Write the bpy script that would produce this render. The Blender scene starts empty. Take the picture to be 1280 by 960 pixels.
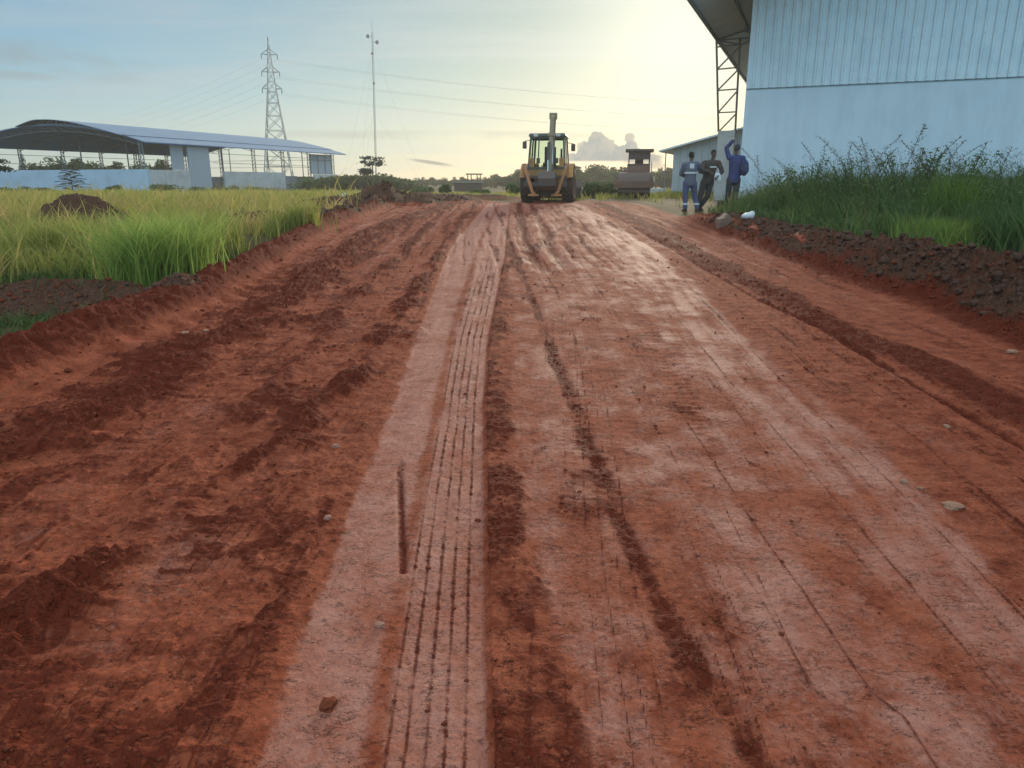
import bpy, bmesh, math, random
import numpy as np
from mathutils import Vector, Matrix
random.seed(11)
scene = bpy.context.scene
COL = bpy.context.collection
R = math.radians
# ------------------------------------------------------------------ camera
FPX = 905.0; PITCH = math.atan(252.0/FPX); CAMZ = 1.55
cp, sp = math.cos(PITCH), math.sin(PITCH)
cam_d = bpy.data.cameras.new('camera'); cam = bpy.data.objects.new('camera', cam_d); COL.objects.link(cam)
cam.location = (0, 0, CAMZ); cam.rotation_euler = (math.pi/2-PITCH, 0, 0)
cam_d.sensor_fit = 'HORIZONTAL'; cam_d.sensor_width = 36.0; cam_d.lens = 36.0*FPX/1280.0
cam_d.clip_start = 0.05; cam_d.clip_end = 20000
scene.camera = cam

def ray(px, py):
    a = (px-640)/FPX; b = (480-py)/FPX
    return np.array([a, cp+b*sp, -sp+b*cp])
def at(px, py, Y):
    """point at distance Y in front of the camera along the sight line of a photo pixel"""
    r = ray(px, py); t = Y/r[1]
    return (r[0]*t, Y, CAMZ+r[2]*t)
def G(px, py):
    """point on the rising road plane"""
    r = ray(px, py); t = CAMZ/(0.031*r[1]-r[2])
    return (r[0]*t, r[1]*t)
def PL(pts):
    """photo polyline -> world polyline sorted by distance"""
    w = sorted((G(*p) for p in pts), key=lambda q: q[1])
    return np.array([q[1] for q in w]), np.array([q[0] for q in w])
def xof(pl, Y):
    ys, xs = pl
    r = np.interp(Y, ys, xs)
    s0 = (xs[1]-xs[0])/(ys[1]-ys[0]); n = len(xs)
    s1 = (xs[n-1]-xs[n-2])/(ys[n-1]-ys[n-2])
    r = np.where(Y < ys[0], xs[0]+(Y-ys[0])*s0, r)
    return np.where(Y > ys[-1], xs[-1]+np.minimum(Y-ys[-1], 15)*s1, r)

# ------------------------------------------------------------------ noise
_rs = np.random.RandomState(5)
_ang = _rs.rand(256, 256)*2*np.pi
_gx, _gy = np.cos(_ang), np.sin(_ang)
_rv = _rs.rand(256, 256)
def pn(x, y, s=0):
    x = x+s*17.37; y = y+s*31.11
    xi = np.floor(x).astype(np.int64); yi = np.floor(y).astype(np.int64)
    fx = x-xi; fy = y-yi
    u = fx*fx*fx*(fx*(fx*6-15)+10); v = fy*fy*fy*(fy*(fy*6-15)+10)
    def g(i, j, dx, dy):
        a = (xi+i) & 255; b = (yi+j) & 255
        return _gx[a, b]*dx+_gy[a, b]*dy
    n0 = g(0, 0, fx, fy)*(1-u)+g(1, 0, fx-1, fy)*u
    n1 = g(0, 1, fx, fy-1)*(1-u)+g(1, 1, fx-1, fy-1)*u
    return (n0*(1-v)+n1*v)*1.5
def fbm(x, y, o=4, s=0, g=0.5):
    r = 0; a = 1.0; t = 0
    for i in range(o):
        r = r+a*pn(x*2**i, y*2**i, s+i*3); t += a; a *= g
    return r/t
def clod(x, y, o=3, s=0):
    """rounded lumps with creases between them"""
    r = 0; a = 1.0; t = 0
    for i in range(o):
        r = r+a*(1-2*np.abs(pn(x*2.1**i, y*2.1**i, s+i*5)))*-1; t += a; a *= 0.55
    return -r/t
def ss(a, b, x):
    t = np.clip((x-a)/(b-a), 0, 1); return t*t*(3-2*t)
def bump(d, w):
    return np.clip(1-(d/w)**2, 0, 1)**2

# ------------------------------------------------------------------ road features (photo lines laid on the ground)
LaneL = PL([(290, 1000), (395, 730), (440, 610), (482, 520), (513, 430), (545, 350), (562, 310), (590, 275)])
LaneR = PL([(617, 1000), (609, 700), (607, 500), (612, 420), (622, 370), (632, 320), (636, 275)])
LooseR = PL([(735, 960), (690, 820), (655, 700), (640, 600), (632, 500), (634, 430), (634, 340)])
Rut = PL([(950, 960), (923, 899), (875, 864), (844, 794), (818, 737), (787, 680), (748, 588), (728, 534), (700, 465), (681, 418), (659, 356), (640, 309)])
Rut2 = PL([(735, 400), (690, 346), (662, 315), (653, 281), (650, 262)])
Rut3 = PL([(790, 480), (719, 349), (690, 315), (675, 277)])
PaleB = PL([(1280, 740), (1200, 660), (1100, 565), (1000, 480), (940, 420), (880, 360), (820, 310), (780, 285)])
PaleA = PL([(1190, 760), (1060, 640), (950, 530), (860, 440), (800, 370), (760, 310), (735, 280)])
ThinR = PL([(1280, 560), (1139, 480), (1030, 414), (958, 380), (880, 336), (820, 300), (770, 272)])
DarkR = PL([(1280, 525), (1180, 468), (1080, 425), (1000, 385), (920, 345), (860, 312), (800, 278)])
ToeR = PL([(1280, 432), (1150, 380), (1050, 347), (960, 315), (890, 287), (850, 272)])
LR1 = PL([(0, 570), (150, 497), (240, 440), (330, 395), (400, 340), (470, 290), (520, 270)])
LR2 = PL([(170, 690), (265, 623), (331, 575), (392, 527), (425, 500), (480, 420)])
LR3 = PL([(200, 600), (293, 533), (348, 489), (392, 437), (420, 400), (470, 350), (510, 310)])
LR4 = PL([(0, 800), (120, 700), (200, 640), (300, 570)])
BankL = PL([(0, 478), (120, 430), (230, 384), (320, 336), (400, 289), (440, 272)])

MOUNDS = []   # x, y, rx, ry, h, rot
def base_z(X, Y):
    z = np.where(Y < 20, 0.031*Y, 0.62)
    z = np.where(Y >= 20, 0.62+0.13*ss(20, 28, Y), z)
    fall = ss(33, 60, Y)
    z = z-fall*0.33*(1-ss(7, 14, X)*(1-ss(58, 90, Y)))
    z = np.where(Y < 0, 0.0, z)
    left = ss(-5.5, -9, X)*ss(30, 10, Y)
    z = z-left*0.10
    return z
def terrain(X, Y, detail=True):
    z = base_z(X, Y)
    pale = np.zeros_like(X); loose = np.zeros_like(X); brown = np.zeros_like(X)
    near = ss(60, 20, Y)
    wob = fbm(X*0.9, Y*0.5, 3, 2)
    w2 = fbm(X*6, Y*4, 3, 9)
    bl = xof(BankL, Y); tr = xof(ToeR, Y)
    endf = ss(37, 27, Y+wob*4)
    far_in = ss(0, 1, (X-bl)/0.6)*ss(0, 1, (tr+0.4-X)/0.6)
    road = far_in*endf
    w3 = fbm(X*22, Y*16, 3, 12)
    xl = xof(LaneL, Y)+0.014*w2+0.022*w3; xr = xof(LaneR, Y)+0.006*w2+0.010*w3; lr = xof(LooseR, Y)
    ru = xof(Rut, Y); pb = xof(PaleB, Y); pa = xof(PaleA, Y)
    wr = fbm(X*1.7, Y*0.9, 4, 21); blot = fbm(X*3.1, Y*2.2, 5, 23, .62)
    lane = ss(-.005, 0.05, X-xl+.02*blot)*ss(0, 0.025, xr-X)*road
    fl0 = xof(LaneL, Y); fl = (X-fl0)/np.maximum(xof(LaneR, Y)-fl0, 0.1)+.004*w2
    zl = ss(0.02, -0.1, X-xl)*road                       # torn zone on the left
    mid = ss(0, 0.03, X-xr)*road
    # compaction colour
    pale = pale+lane*(0.72+0.22*wr+0.42*blot)
    r_in = ss(0.10, -0.10, X-pb+0.22*wr)*mid*ss(-0.03, 0.08, X-lr-0.12*w2-0.1*wr)
    pale = pale+r_in*(0.36+0.40*wr+0.14*w2+0.60*blot)
    band = ss(-0.20, 0.16, X-pa+0.14*wr)*ss(0.09, -0.14, X-pb+0.12*wr+.05*w2+.10*fbm(X*2.6, Y*.7, 3, 27))*road
    pale = pale+band*(0.18+0.55*fbm((X-pb)*9, Y*.35, 4, 35))
    # streaks running along the road, everywhere
    hw = np.maximum((tr-bl)*0.5, 1); sx = (X-(bl+tr)*0.5)/hw
    st = fbm(sx*26+0.6*wob, Y*0.22, 4, 33); st2 = fbm(sx*70, Y*0.35, 2, 40)
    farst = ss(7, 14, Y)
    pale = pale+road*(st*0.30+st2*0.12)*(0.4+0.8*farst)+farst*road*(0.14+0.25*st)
    pale = pale+zl*(0.10+0.35*wr)
    # loose strip beside the left lane
    ls = ss(0, 0.01, X-xr)*ss(0.06, -0.06, X-lr+0.18*wr+0.10*w2)*road*ss(16, 11, Y)
    loose = loose+ls*(0.22+0.75*ss(-.25, .30, blot+.25*w2)+0.30*ss(5, 2, Y)*ss(-.4, .1, blot))
    def strip(pl, w, rag=0.5):
        d = X-xof(pl, Y)
        ww = w*(1+0.7*wr+rag*w2)
        return bump(d, np.maximum(ww, w*0.2)*1.4)*road
    mRut = strip(Rut, 0.060, 0.4)*(0.35+0.65*ss(-.22, .12, blot+.4*wr)); 
    mRut2 = strip(Rut2, 0.14, .3)*ss(9, 12, Y)*1.0; mRut3 = strip(Rut3, 0.12, .3)*ss(9, 12, Y)
    mDR = strip(DarkR, 0.26, 0.3); mTR = strip(ThinR, 0.035, 0.5)
    mL1 = strip(LR1, 0.40, 0.6)*(.45+.55*ss(-.3, .1, fbm(X*2.0, Y*1.2, 3, 28))); mbrk = fbm(X*2.2, Y*1.3, 3, 29); mL2 = strip(LR2, 0.12, 0.8)*ss(-0.12, 0.12, mbrk+.08)
    mL3 = strip(LR3, 0.15, 0.9)*ss(-0.15, 0.2, wr); mL4 = strip(LR4, 0.12, 0.8)*ss(-0.2, 0.2, wr)
    patch = ss(0.05, 0.34, fbm(X*2.1+.5*w2, Y*1.4, 5, 77, .6)+.15*ss(3.2, 1.6, Y))*zl
    rzone = ss(0, .3, X-pb)*road
    pale = pale+rzone*(.10+.35*fbm((X-pb)*8, Y*.4, 4, 37)); loose = loose+rzone*ss(.05, .4, fbm((X-pb)*5, Y*.6, 4, 38)+.25*wr)*.45
    patch2 = ss(0.12, 0.42, fbm(X*2.6+.5*w2, Y*1.6, 5, 91, .6))*mid*(1-band)*ss(0, .4, pb-X+.2)
    loose = loose+mRut*0.95+mRut2*0.6+mRut3*0.5+mDR*0.85+mTR*0.7+mL1*0.9+mL2*0.8+mL3*0.65+mL4*0.6+patch*0.6+patch2*0.45
    far_rut = ss(0.12, 0.35, st)*farst*road
    loose = loose+ss(-0.10, -0.42, st)*farst*road*0.7
    # the short deep slot in the lane
    slotx = np.interp(Y, [G(504, 712)[1], G(499, 564)[1]], [G(504, 712)[0], G(499, 564)[0]])
    y0 = G(504, 716)[1]; y1 = G(499, 560)[1]
    slot = bump(X-slotx, 0.030)*ss(y0, y0+0.03, Y)*ss(y1, y1-0.5, Y)
    loose = loose+slot*0.8
    redstrip = bump((fl-0.50-0.03*wr), 0.085)*lane*ss(-.4, .1, wr+.2)
    pale = pale-redstrip*0.5
    # tread grooves
    gro = 0
    for f0, amp in ((0.56, .8), (0.635, 1), (0.72, 1), (0.80, 1), (0.885, 1), (0.30, .3), (0.16, .25)):
        gro = gro+amp*bump((fl-f0-0.006*wob)*(xr-xl), 0.009+0.0012*Y)
    gro = gro*lane*ss(14, 9, Y)*(.55+.45*ss(-.25, .15, fbm(X*3, Y*2.2, 3, 70)))
    bars = (0.5+0.5*np.cos(Y*2*np.pi/0.085+fl*6))**8
    bars = bars*lane*ss(0.52, 0.56, fl)*ss(-.3, .2, w2)
    loose = loose+gro*0.8+bars*0.26
    # thin lines across the big packed area
    lines = 0
    dw = np.maximum(pb-ru, 0.1); fr = (X-ru)/dw
    for k, f0 in enumerate((0.12, 0.27, 0.40, 0.52, 0.63, 0.71, 0.78, 0.86, 0.93)):
        lines = lines+bump((fr-f0-0.012*wob)*dw, 0.010+0.0012*Y)*(0.4+0.6*((k*7) % 3)/2)
    for k in range(7):
        lines = lines+bump(X-(pb+0.16+0.13*k+0.03*wob), 0.012+0.0012*Y)*(0.5+0.5*(k % 2))*ss(0, .1, xof(DarkR, Y)-X)
    lines = lines*mid*ss(18, 10, Y)
    loose = loose+lines*0.60*ss(-.5, .2, w2+wr)
    zc = np.abs(pn(sx*46+.35*wob, Y*.055, 64)); thin = ss(0.05+.004*Y, 0.0, zc)*ss(-.15, .25, fbm(sx*5, Y*.2, 2, 65))
    zc2 = np.abs(pn(sx*95+.5*wob, Y*.07, 66)); thin2 = ss(0.08+.006*Y, 0.0, zc2)*ss(0, .3, fbm(sx*7, Y*.25, 2, 67))
    tl = (thin+.7*thin2)*road*(1-lane)*(1-.2*zl)*(0.55+.45*ss(-.2, .2, w2))
    loose = loose+tl*0.75
    # left lug marks
    lug = 0
    lugx = fbm(X*2, Y*.4, 2, 55)
    lug = np.clip(np.sin(Y*2*np.pi/0.13+sx*9+3*lugx), -0.3, 1)*zl*ss(-0.25, 0.25, fbm(sx*9, Y*0.12, 2, 60))
    lug2 = np.clip(np.sin(Y*2*np.pi/0.16-sx*14+2*lugx), -0.3, 1)*mid*ss(0.05, 0.35, fbm(sx*11, Y*0.15, 2, 62))*ss(4, 7, Y)
    lm = ss(-0.25, 0.25, fbm(sx*9, Y*0.12, 2, 60))*ss(-.25, .25, w2)
    fx_ = np.sin(Y*2*np.pi/(.105+.0*Y)+sx*13+4*lugx+3*w2)
    loose = loose+zl*ss(.02, .30, fbm(X*5+w2, Y*3.2, 4, 193, .6))*.38*(1-.5*farst)+zl*lm*ss(.35, .95, fx_)*.5*ss(15, 8, Y)+mid*(1-band)*ss(.0, .35, fbm(sx*8, Y*0.15, 2, 68))*ss(.4, .95, fx_)*.35*ss(15, 8, Y)*ss(2.5, 4, Y)
    loose = np.clip(loose, 0, 1.2)
    # ---- relief
    if True:
        fine = near
        h = 0
        packed = np.clip(lane+r_in*0.75+band, 0, 1)
        rough = road*(1-0.92*packed)
        # torn ground, stretched along the road
        uu = X-0.5*(bl+tr); q = np.maximum(Y, 0.5)
        h = h+rough*zl*(0.017*fbm(uu*3.6+0.5*Y, Y*2.1, 5, 101)+0.010*clod(uu*9, Y*6, 3, 111))
        h = h+rough*mid*(0.012*fbm(uu*4, Y*2.0, 4, 121)+0.006*clod(uu*11, Y*7, 3, 131))
        h = h+road*0.0035*fbm(X*26, Y*20, 4, 141, .7)+road*(1-.6*packed)*0.004*clod(X*18, Y*15, 2, 145)
        h = h+road*0.010*fbm(X*1.2, Y*0.8, 3, 151)
        h = h+road*st*(0.008+0.022*farst)+road*st2*0.005*farst
        h = h+lug*0.0055*ss(-.2, .3, w2)+lug2*0.005*(1-0.9*band)*ss(-.3, .2, w2)-tl*.004
        h = h+zl*(0.009*clod(X*14+w2, Y*12, 3, 181)+0.010*clod(X*6+w2, Y*5, 3, 185))*(.35+.65*ss(-.1, .3, fbm(X*1.5, Y*1.1, 3, 190)))
        cl = clod(X*13, Y*12, 3, 161)+0.5*pn(X*30, Y*28, 3); cl2 = clod(X*5, Y*4.6, 3, 171)
        h = h+np.clip(loose, 0, 1)*road*(0.009*cl+0.012*cl2)
        h = h+mL1*(0.030+0.040*cl2+.015*cl)+mL2*(0.012+0.020*cl2+0.014*cl)+mL3*(0.02+0.02*cl2)+mL4*(.02+.02*cl2)+mDR*(0.02+0.02*cl2)
        h = h-mRut*0.020-mRut2*0.05-mRut3*0.045-mTR*0.03-slot*0.022-gro*0.007-bars*0.0025-lines*0.005
        h = h-lane*0.012+ls*0.006
        # cracked plates along furrow left of LR1
    # banks
    db = (X-bl)
    mB = bump(db+0.05+0.12*wob, 0.46)*ss(34, 27, Y)
    scal = 0.5+0.5*np.sin(Y*2*np.pi/0.42+wob*5)
    h = h+mB*(0.20+0.07*fbm(X*1.2, Y*1.2, 3, 200)+0.07*clod(X*4, Y*4, 3, 205)+0.035*clod(X*10, Y*9, 3, 207)+0.012*cl)+bump(db-0.42, 0.22)*0.035*scal*ss(30, 15, Y)
    loose = np.maximum(loose, mB*1.1)
    # right bank: rises from its toe and stays a little higher outside
    dt = X-tr
    e2 = ss(21.5, 17.0, Y)
    rise = ss(0.0, 0.75, dt+0.15*wob)*e2
    hump = bump(dt-0.75-0.1*wob, 0.75)*e2
    lumps = clod(X*2.2, Y*2.2, 4, 210); lumps2 = clod(X*5.5, Y*5.5, 3, 212)
    h = h+rise*0.10+hump*(0.17+0.12*lumps*ss(14, 8, Y)+0.13*lumps)*(0.6+0.6*ss(16, 7, Y))+ss(-.3, .3, dt)*ss(3.2, 1.2, dt)*e2*(0.085*lumps2+0.030*clod(X*12, Y*12, 2, 215))+rise*ss(3, .8, dt)*0.012*cl+ss(0, .6, dt)*ss(17, 21.5, Y)*.05*ss(34, 27, Y)
    brown = brown+ss(0.0, 0.35, dt+0.12*wr)*ss(.6+2.6, .6+1.5, dt)*e2*(0.75+0.5*wr)
    loose = np.maximum(loose, ss(-0.35, 0.1, dt+0.15*wr)*ss(1.6, 0.9, dt)*e2*0.9)
    palebit = bump(dt-0.42-0.15*wr, 0.10)*ss(0, .3, fbm(X*.8, Y*.8, 2, 222)+.1)*e2*ss(9, 12, Y)
    brown = brown*(1-palebit); loose = loose*(1-0.8*palebit); pale = pale+palebit*0.5
    # mounds of dark soil in the field
    for (mx, my, rx, ry, mh, br) in MOUNDS:
        dx = (X-mx)/rx; dy = (Y-my)/ry
        rr = np.sqrt(dx*dx+dy*dy)+0.30*fbm(X*1.1, Y*1.1, 3, 230)
        m = np.clip(1-rr, 0, 1); m = ss(0, 0.85, m)
        h = h+m*(mh+0.10*mh*lumps+0.05*clod(X*4.5, Y*4.5, 3, 235))
        brown = np.maximum(brown, ss(0, 0.2, m)*br)
    out = 1-np.clip(far_in*endf+mB+ss(0, .5, dt)*0, 0, 1)
    out = np.clip(out, 0, 1)*(1-ss(0, .2, hump)*0.5)
    field = out
    h = h+field*(0.05*fbm(X*0.6, Y*0.6, 4, 240)+0.012*clod(X*5, Y*5, 2, 245))*ss(200, 60, Y)
    h = h+ss(60, 200, Y)*0.4*fbm(X*.02, Y*.02, 3, 250)
    veg = field*(1-np.clip(brown, 0, 1))*(1-np.clip(loose, 0, 1))
    return z+h, np.clip(pale, 0, 1), np.clip(loose, 0, 1), np.clip(brown, 0, 1), np.clip(veg, 0, 1)

def gp(px, py):
    x, y = G(px, py); return x, y
for (px, py, rx, ry, mh, br) in [
    (105, 283, 1.6, 1.2, 0.72, 1.0), (30, 380, 2.1, 1.0, 0.12, 1.0), (125, 378, 1.5, .8, .07, 1.0), (330, 283, 2.0, .9, 0.30, 1.0), (235, 290, 1.2, .8, 0.18, .9)]:
    x, y = gp(px, py); MOUNDS.append((x, y, rx, ry, mh, br))
for (px, Y, rx, ry, mh, br) in [(420, 25, 2.1, 1.3, .34, 1), (455, 27, 1.9, 1.2, .36, 1), (490, 28, 2.5, 1.4, .34, 1), (385, 23, 1.7, 1.2, .28, 1), (400, 20, 1.2, 1.2, .22, 1), (520, 31, 2.4, 1.5, .34, 1), (552, 33, 2.4, 1.5, .30, 1), (605, 36, 2.6, 1.2, .28, .9),
        (20, 44, 4, 1.2, .45, .8), (110, 46, 4, 1.2, .35, .8), (640, 38, 2.5, 1.2, .12, .7)]:
    MOUNDS.append(((px-640)/935*Y, Y, rx, ry, mh, br))
def hz(x, y):
    return float(terrain(np.array([float(x)]), np.array([float(y)]))[0][0])

# ------------------------------------------------------------------ build helpers
def mesh_np(name, V, F, mat=None, parent=None, smooth=False, sizes=None):
    """V (n,3); F (m,k) array or list of faces"""
    me = bpy.data.meshes.new(name)
    V = np.asarray(V, dtype=np.float32)
    if isinstance(F, np.ndarray):
        m, k = F.shape; li = F.reshape(-1).astype(np.int32)
        ls = np.arange(m, dtype=np.int32)*k; lt = np.full(m, k, dtype=np.int32)
    else:
        li = np.array([i for f in F for i in f], dtype=np.int32)
        lt = np.array([len(f) for f in F], dtype=np.int32); ls = np.concatenate([[0], np.cumsum(lt)[:-1]]).astype(np.int32)
    me.vertices.add(len(V)); me.vertices.foreach_set('co', V.reshape(-1))
    me.loops.add(len(li)); me.loops.foreach_set('vertex_index', li)
    me.polygons.add(len(ls)); me.polygons.foreach_set('loop_start', ls); me.polygons.foreach_set('loop_total', lt)
    if smooth: me.polygons.foreach_set('use_smooth', np.ones(len(ls), dtype=bool))
    me.update(calc_edges=True); me.validate()
    o = bpy.data.objects.new(name, me); COL.objects.link(o)
    if mat: me.materials.append(mat)
    if parent: o.parent = parent
    return o
def tag(o, label=None, cat=None, group=None, kind=None):
    if label: o['label'] = label
    if cat: o['category'] = cat
    if group: o['group'] = group
    if kind: o['kind'] = kind
    return o
def thing(name, loc, rz=0, label=None, cat=None, group=None):
    o = bpy.data.objects.new(name, None); COL.objects.link(o); o.empty_display_size = 0.3
    o.location = loc; o.rotation_euler = (0, 0, rz)
    return tag(o, label, cat, group)
def copy_tree(o, parent=None):
    c = o.copy(); COL.objects.link(c)
    if parent: c.parent = parent
    for ch in list(o.children): copy_tree(ch, c)
    return c

class MB:
    def __init__(s): s.v = []; s.f = []
    def add(s, vs, fs):
        n = len(s.v); s.v += [tuple(v) for v in vs]; s.f += [tuple(i+n for i in f) for f in fs]; return s
    def box(s, c, d, rot=None, taper=None, bev=0):
        x, y, z = d[0]/2, d[1]/2, d[2]/2
        if bev <= 0:
            vs = [(-x,-y,-z),(x,-y,-z),(x,y,-z),(-x,y,-z),(-x,-y,z),(x,-y,z),(x,y,z),(-x,y,z)]
            if taper: vs = vs[:4]+[(a*taper[0], b*taper[1], e) for a, b, e in vs[4:]]
            fs = [(3,2,1,0),(4,5,6,7),(0,1,5,4),(1,2,6,5),(2,3,7,6),(3,0,4,7)]
        else:
            bm = bmesh.new(); bmesh.ops.create_cube(bm, size=1)
            for v in bm.verts: v.co = Vector((v.co.x*d[0], v.co.y*d[1], v.co.z*d[2]))
            if taper:
                for v in bm.verts:
                    if v.co.z > 0: v.co.x *= taper[0]; v.co.y *= taper[1]
            bmesh.ops.bevel(bm, geom=bm.edges[:], offset=bev, segments=2, affect='EDGES', profile=0.6)
            bm.verts.index_update(); vs = [tuple(v.co) for v in bm.verts]; fs = [tuple(v.index for v in f.verts) for f in bm.faces]; bm.free()
        if rot is not None: vs = [tuple(rot @ Vector(v)) for v in vs]
        return s.add([(a+c[0], b+c[1], e+c[2]) for a, b, e in vs], fs)
    def tube(s, p0, p1, r, r1=None, n=8, cap=True):
        p0 = Vector(p0); p1 = Vector(p1); r1 = r if r1 is None else r1
        d = (p1-p0)
        if d.length < 1e-6: return s
        d.normalize(); a = Vector((0,0,1)) if abs(d.z) < .9 else Vector((1,0,0))
        u = d.cross(a).normalized(); w = d.cross(u)
        vs = []
        for p, rr in ((p0, r), (p1, r1)):
            for i in range(n):
                t = 2*math.pi*(i+.5)/n; vs.append(p+u*math.cos(t)*rr+w*math.sin(t)*rr)
        fs = [(i, (i+1) % n, n+(i+1) % n, n+i) for i in range(n)]
        if cap: fs += [tuple(range(n))[::-1], tuple(range(n, 2*n))]
        return s.add(vs, fs)
    def path(s, pts, r, n=6):
        for a, b in zip(pts[:-1], pts[1:]):
            s.tube(a, b, r if not callable(r) else r(a), n=n)
        return s
    def beam(s, p0, p1, w, h=None):
        """square bar between two points"""
        return s.tube(p0, p1, w*0.7071, n=4)
    def prism(s, poly, axis, a, b):
        """polygon (2D) extruded along axis between a and b. axis 'x': poly=(y,z); 'y': (x,z); 'z': (x,y)"""
        def mk(p, t):
            return {'x': (t, p[0], p[1]), 'y': (p[0], t, p[1]), 'z': (p[0], p[1], t)}[axis]
        n = len(poly)
        vs = [mk(p, a) for p in poly]+[mk(p, b) for p in poly]
        fs = [(i, (i+1) % n, n+(i+1) % n, n+i) for i in range(n)]+[tuple(range(n))[::-1], tuple(range(n, 2*n))]
        return s.add(vs, fs)
    def lathe(s, prof, c, axis='x', n=32):
        """profile of (offset along axis, radius)"""
        vs = []; m = len(prof)
        for a, r in prof:
            for i in range(n):
                t = 2*math.pi*i/n; p, q = math.cos(t)*r, math.sin(t)*r
                vs.append({'x': (c[0]+a, c[1]+p, c[2]+q), 'y': (c[0]+p, c[1]+a, c[2]+q), 'z': (c[0]+p, c[1]+q, c[2]+a)}[axis])
        fs = [(j*n+i, j*n+(i+1) % n, (j+1)*n+(i+1) % n, (j+1)*n+i) for j in range(m-1) for i in range(n)]
        fs += [tuple(range(n)), tuple(range((m-1)*n, m*n))[::-1]]
        return s.add(vs, fs)
    def build(s, name, mat, parent=None, smooth=False, label=None):
        me = bpy.data.meshes.new(name); me.from_pydata([tuple(v) for v in s.v], [], s.f); me.validate()
        bm = bmesh.new(); bm.from_mesh(me); bmesh.ops.recalc_face_normals(bm, faces=bm.faces); bm.to_mesh(me); bm.free()
        if smooth:
            me.polygons.foreach_set('use_smooth', [True]*len(me.polygons))
            try: me.set_sharp_from_angle(angle=R(40))
            except Exception: pass
        o = bpy.data.objects.new(name, me); COL.objects.link(o)
        if mat: me.materials.append(mat)
        if parent: o.parent = parent
        if label: o['label'] = label
        return o

# ------------------------------------------------------------------ materials
def new_mat(name):
    m = bpy.data.materials.new(name); m.use_nodes = True
    nt = m.node_tree; return m, nt, nt.nodes['Principled BSDF'], nt.nodes, nt.links
def mat(name, col, rough=0.6, metal=0.0, var=0.15, scale=6, bump=0.0, bscale=40, spec=0.5, dirt=None, dirt_amt=0.4, dscale=2.5):
    m, nt, b, N, L = new_mat(name)
    tc = N.new('ShaderNodeTexCoord'); n = N.new('ShaderNodeTexNoise'); n.inputs['Scale'].default_value = scale; n.inputs['Detail'].default_value = 6
    L.new(tc.outputs['Object'], n.inputs['Vector'])
    mx = N.new('ShaderNodeMix'); mx.data_type = 'RGBA'
    mx.inputs['A'].default_value = (*[c*(1-var) for c in col], 1); mx.inputs['B'].default_value = (*[min(1, c*(1+var)) for c in col], 1)
    L.new(n.outputs['Fac'], mx.inputs['Factor']); out = mx.outputs['Result']
    if dirt:
        n2 = N.new('ShaderNodeTexNoise'); n2.inputs['Scale'].default_value = dscale; n2.inputs['Detail'].default_value = 8; n2.inputs['Roughness'].default_value = .65
        L.new(tc.outputs['Object'], n2.inputs['Vector'])
        rp = N.new('ShaderNodeMapRange'); rp.inputs['From Min'].default_value = 0.45; rp.inputs['From Max'].default_value = 0.7; rp.inputs['To Max'].default_value = dirt_amt
        L.new(n2.outputs['Fac'], rp.inputs['Value'])
        m2 = N.new('ShaderNodeMix'); m2.data_type = 'RGBA'; L.new(rp.outputs['Result'], m2.inputs['Factor']); L.new(out, m2.inputs['A']); m2.inputs['B'].default_value = (*dirt, 1)
        out = m2.outputs['Result']
    L.new(out, b.inputs['Base Color']); b.inputs['Roughness'].default_value = rough; b.inputs['Metallic'].default_value = metal
    b.inputs['Specular IOR Level'].default_value = spec
    if bump > 0:
        n3 = N.new('ShaderNodeTexNoise'); n3.inputs['Scale'].default_value = bscale; n3.inputs['Detail'].default_value = 5; L.new(tc.outputs['Object'], n3.inputs['Vector'])
        bp = N.new('ShaderNodeBump'); bp.inputs['Strength'].default_value = bump; bp.inputs['Distance'].default_value = 0.02
        L.new(n3.outputs['Fac'], bp.inputs['Height']); L.new(bp.outputs['Normal'], b.inputs['Normal'])
    return m
VEIL_BASE, VEIL_G1, VEIL_G2, VEIL_G3, HOR = 2.0, 1.5, 1.2, 4.0, 0.8
CL_BASE, CL_G1, CL_G2 = 7.6, 4.2, 2.6
CUM = 3.8
SKY_STR, SUN_E, SUN_ANG, EXPO = 0.06, 2.6, 8.0, 0.27
VEIL_MIX = 0.42
HAZE, HAZE_G = 0.00085, 0.42
TOP_FILL = 9.5
BACK_FILL = 6.5
GRIDQ = 1.12
RED_A, RED_B, RED_C = (0.29, 0.066, 0.028), (0.37, 0.104, 0.050), (0.18, 0.034, 0.014)
PALE_A, PALE_B = (0.36, 0.128, 0.082), (0.44, 0.195, 0.140)
LOOSE_A, LOOSE_B = (0.080, 0.013, 0.006), (0.20, 0.038, 0.016)
BROWN_A, BROWN_B = (0.060, 0.028, 0.017), (0.15, 0.078, 0.048)
ROUGH0, ROUGHP, SPEC0 = 0.90, 0.20, 0.11
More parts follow.
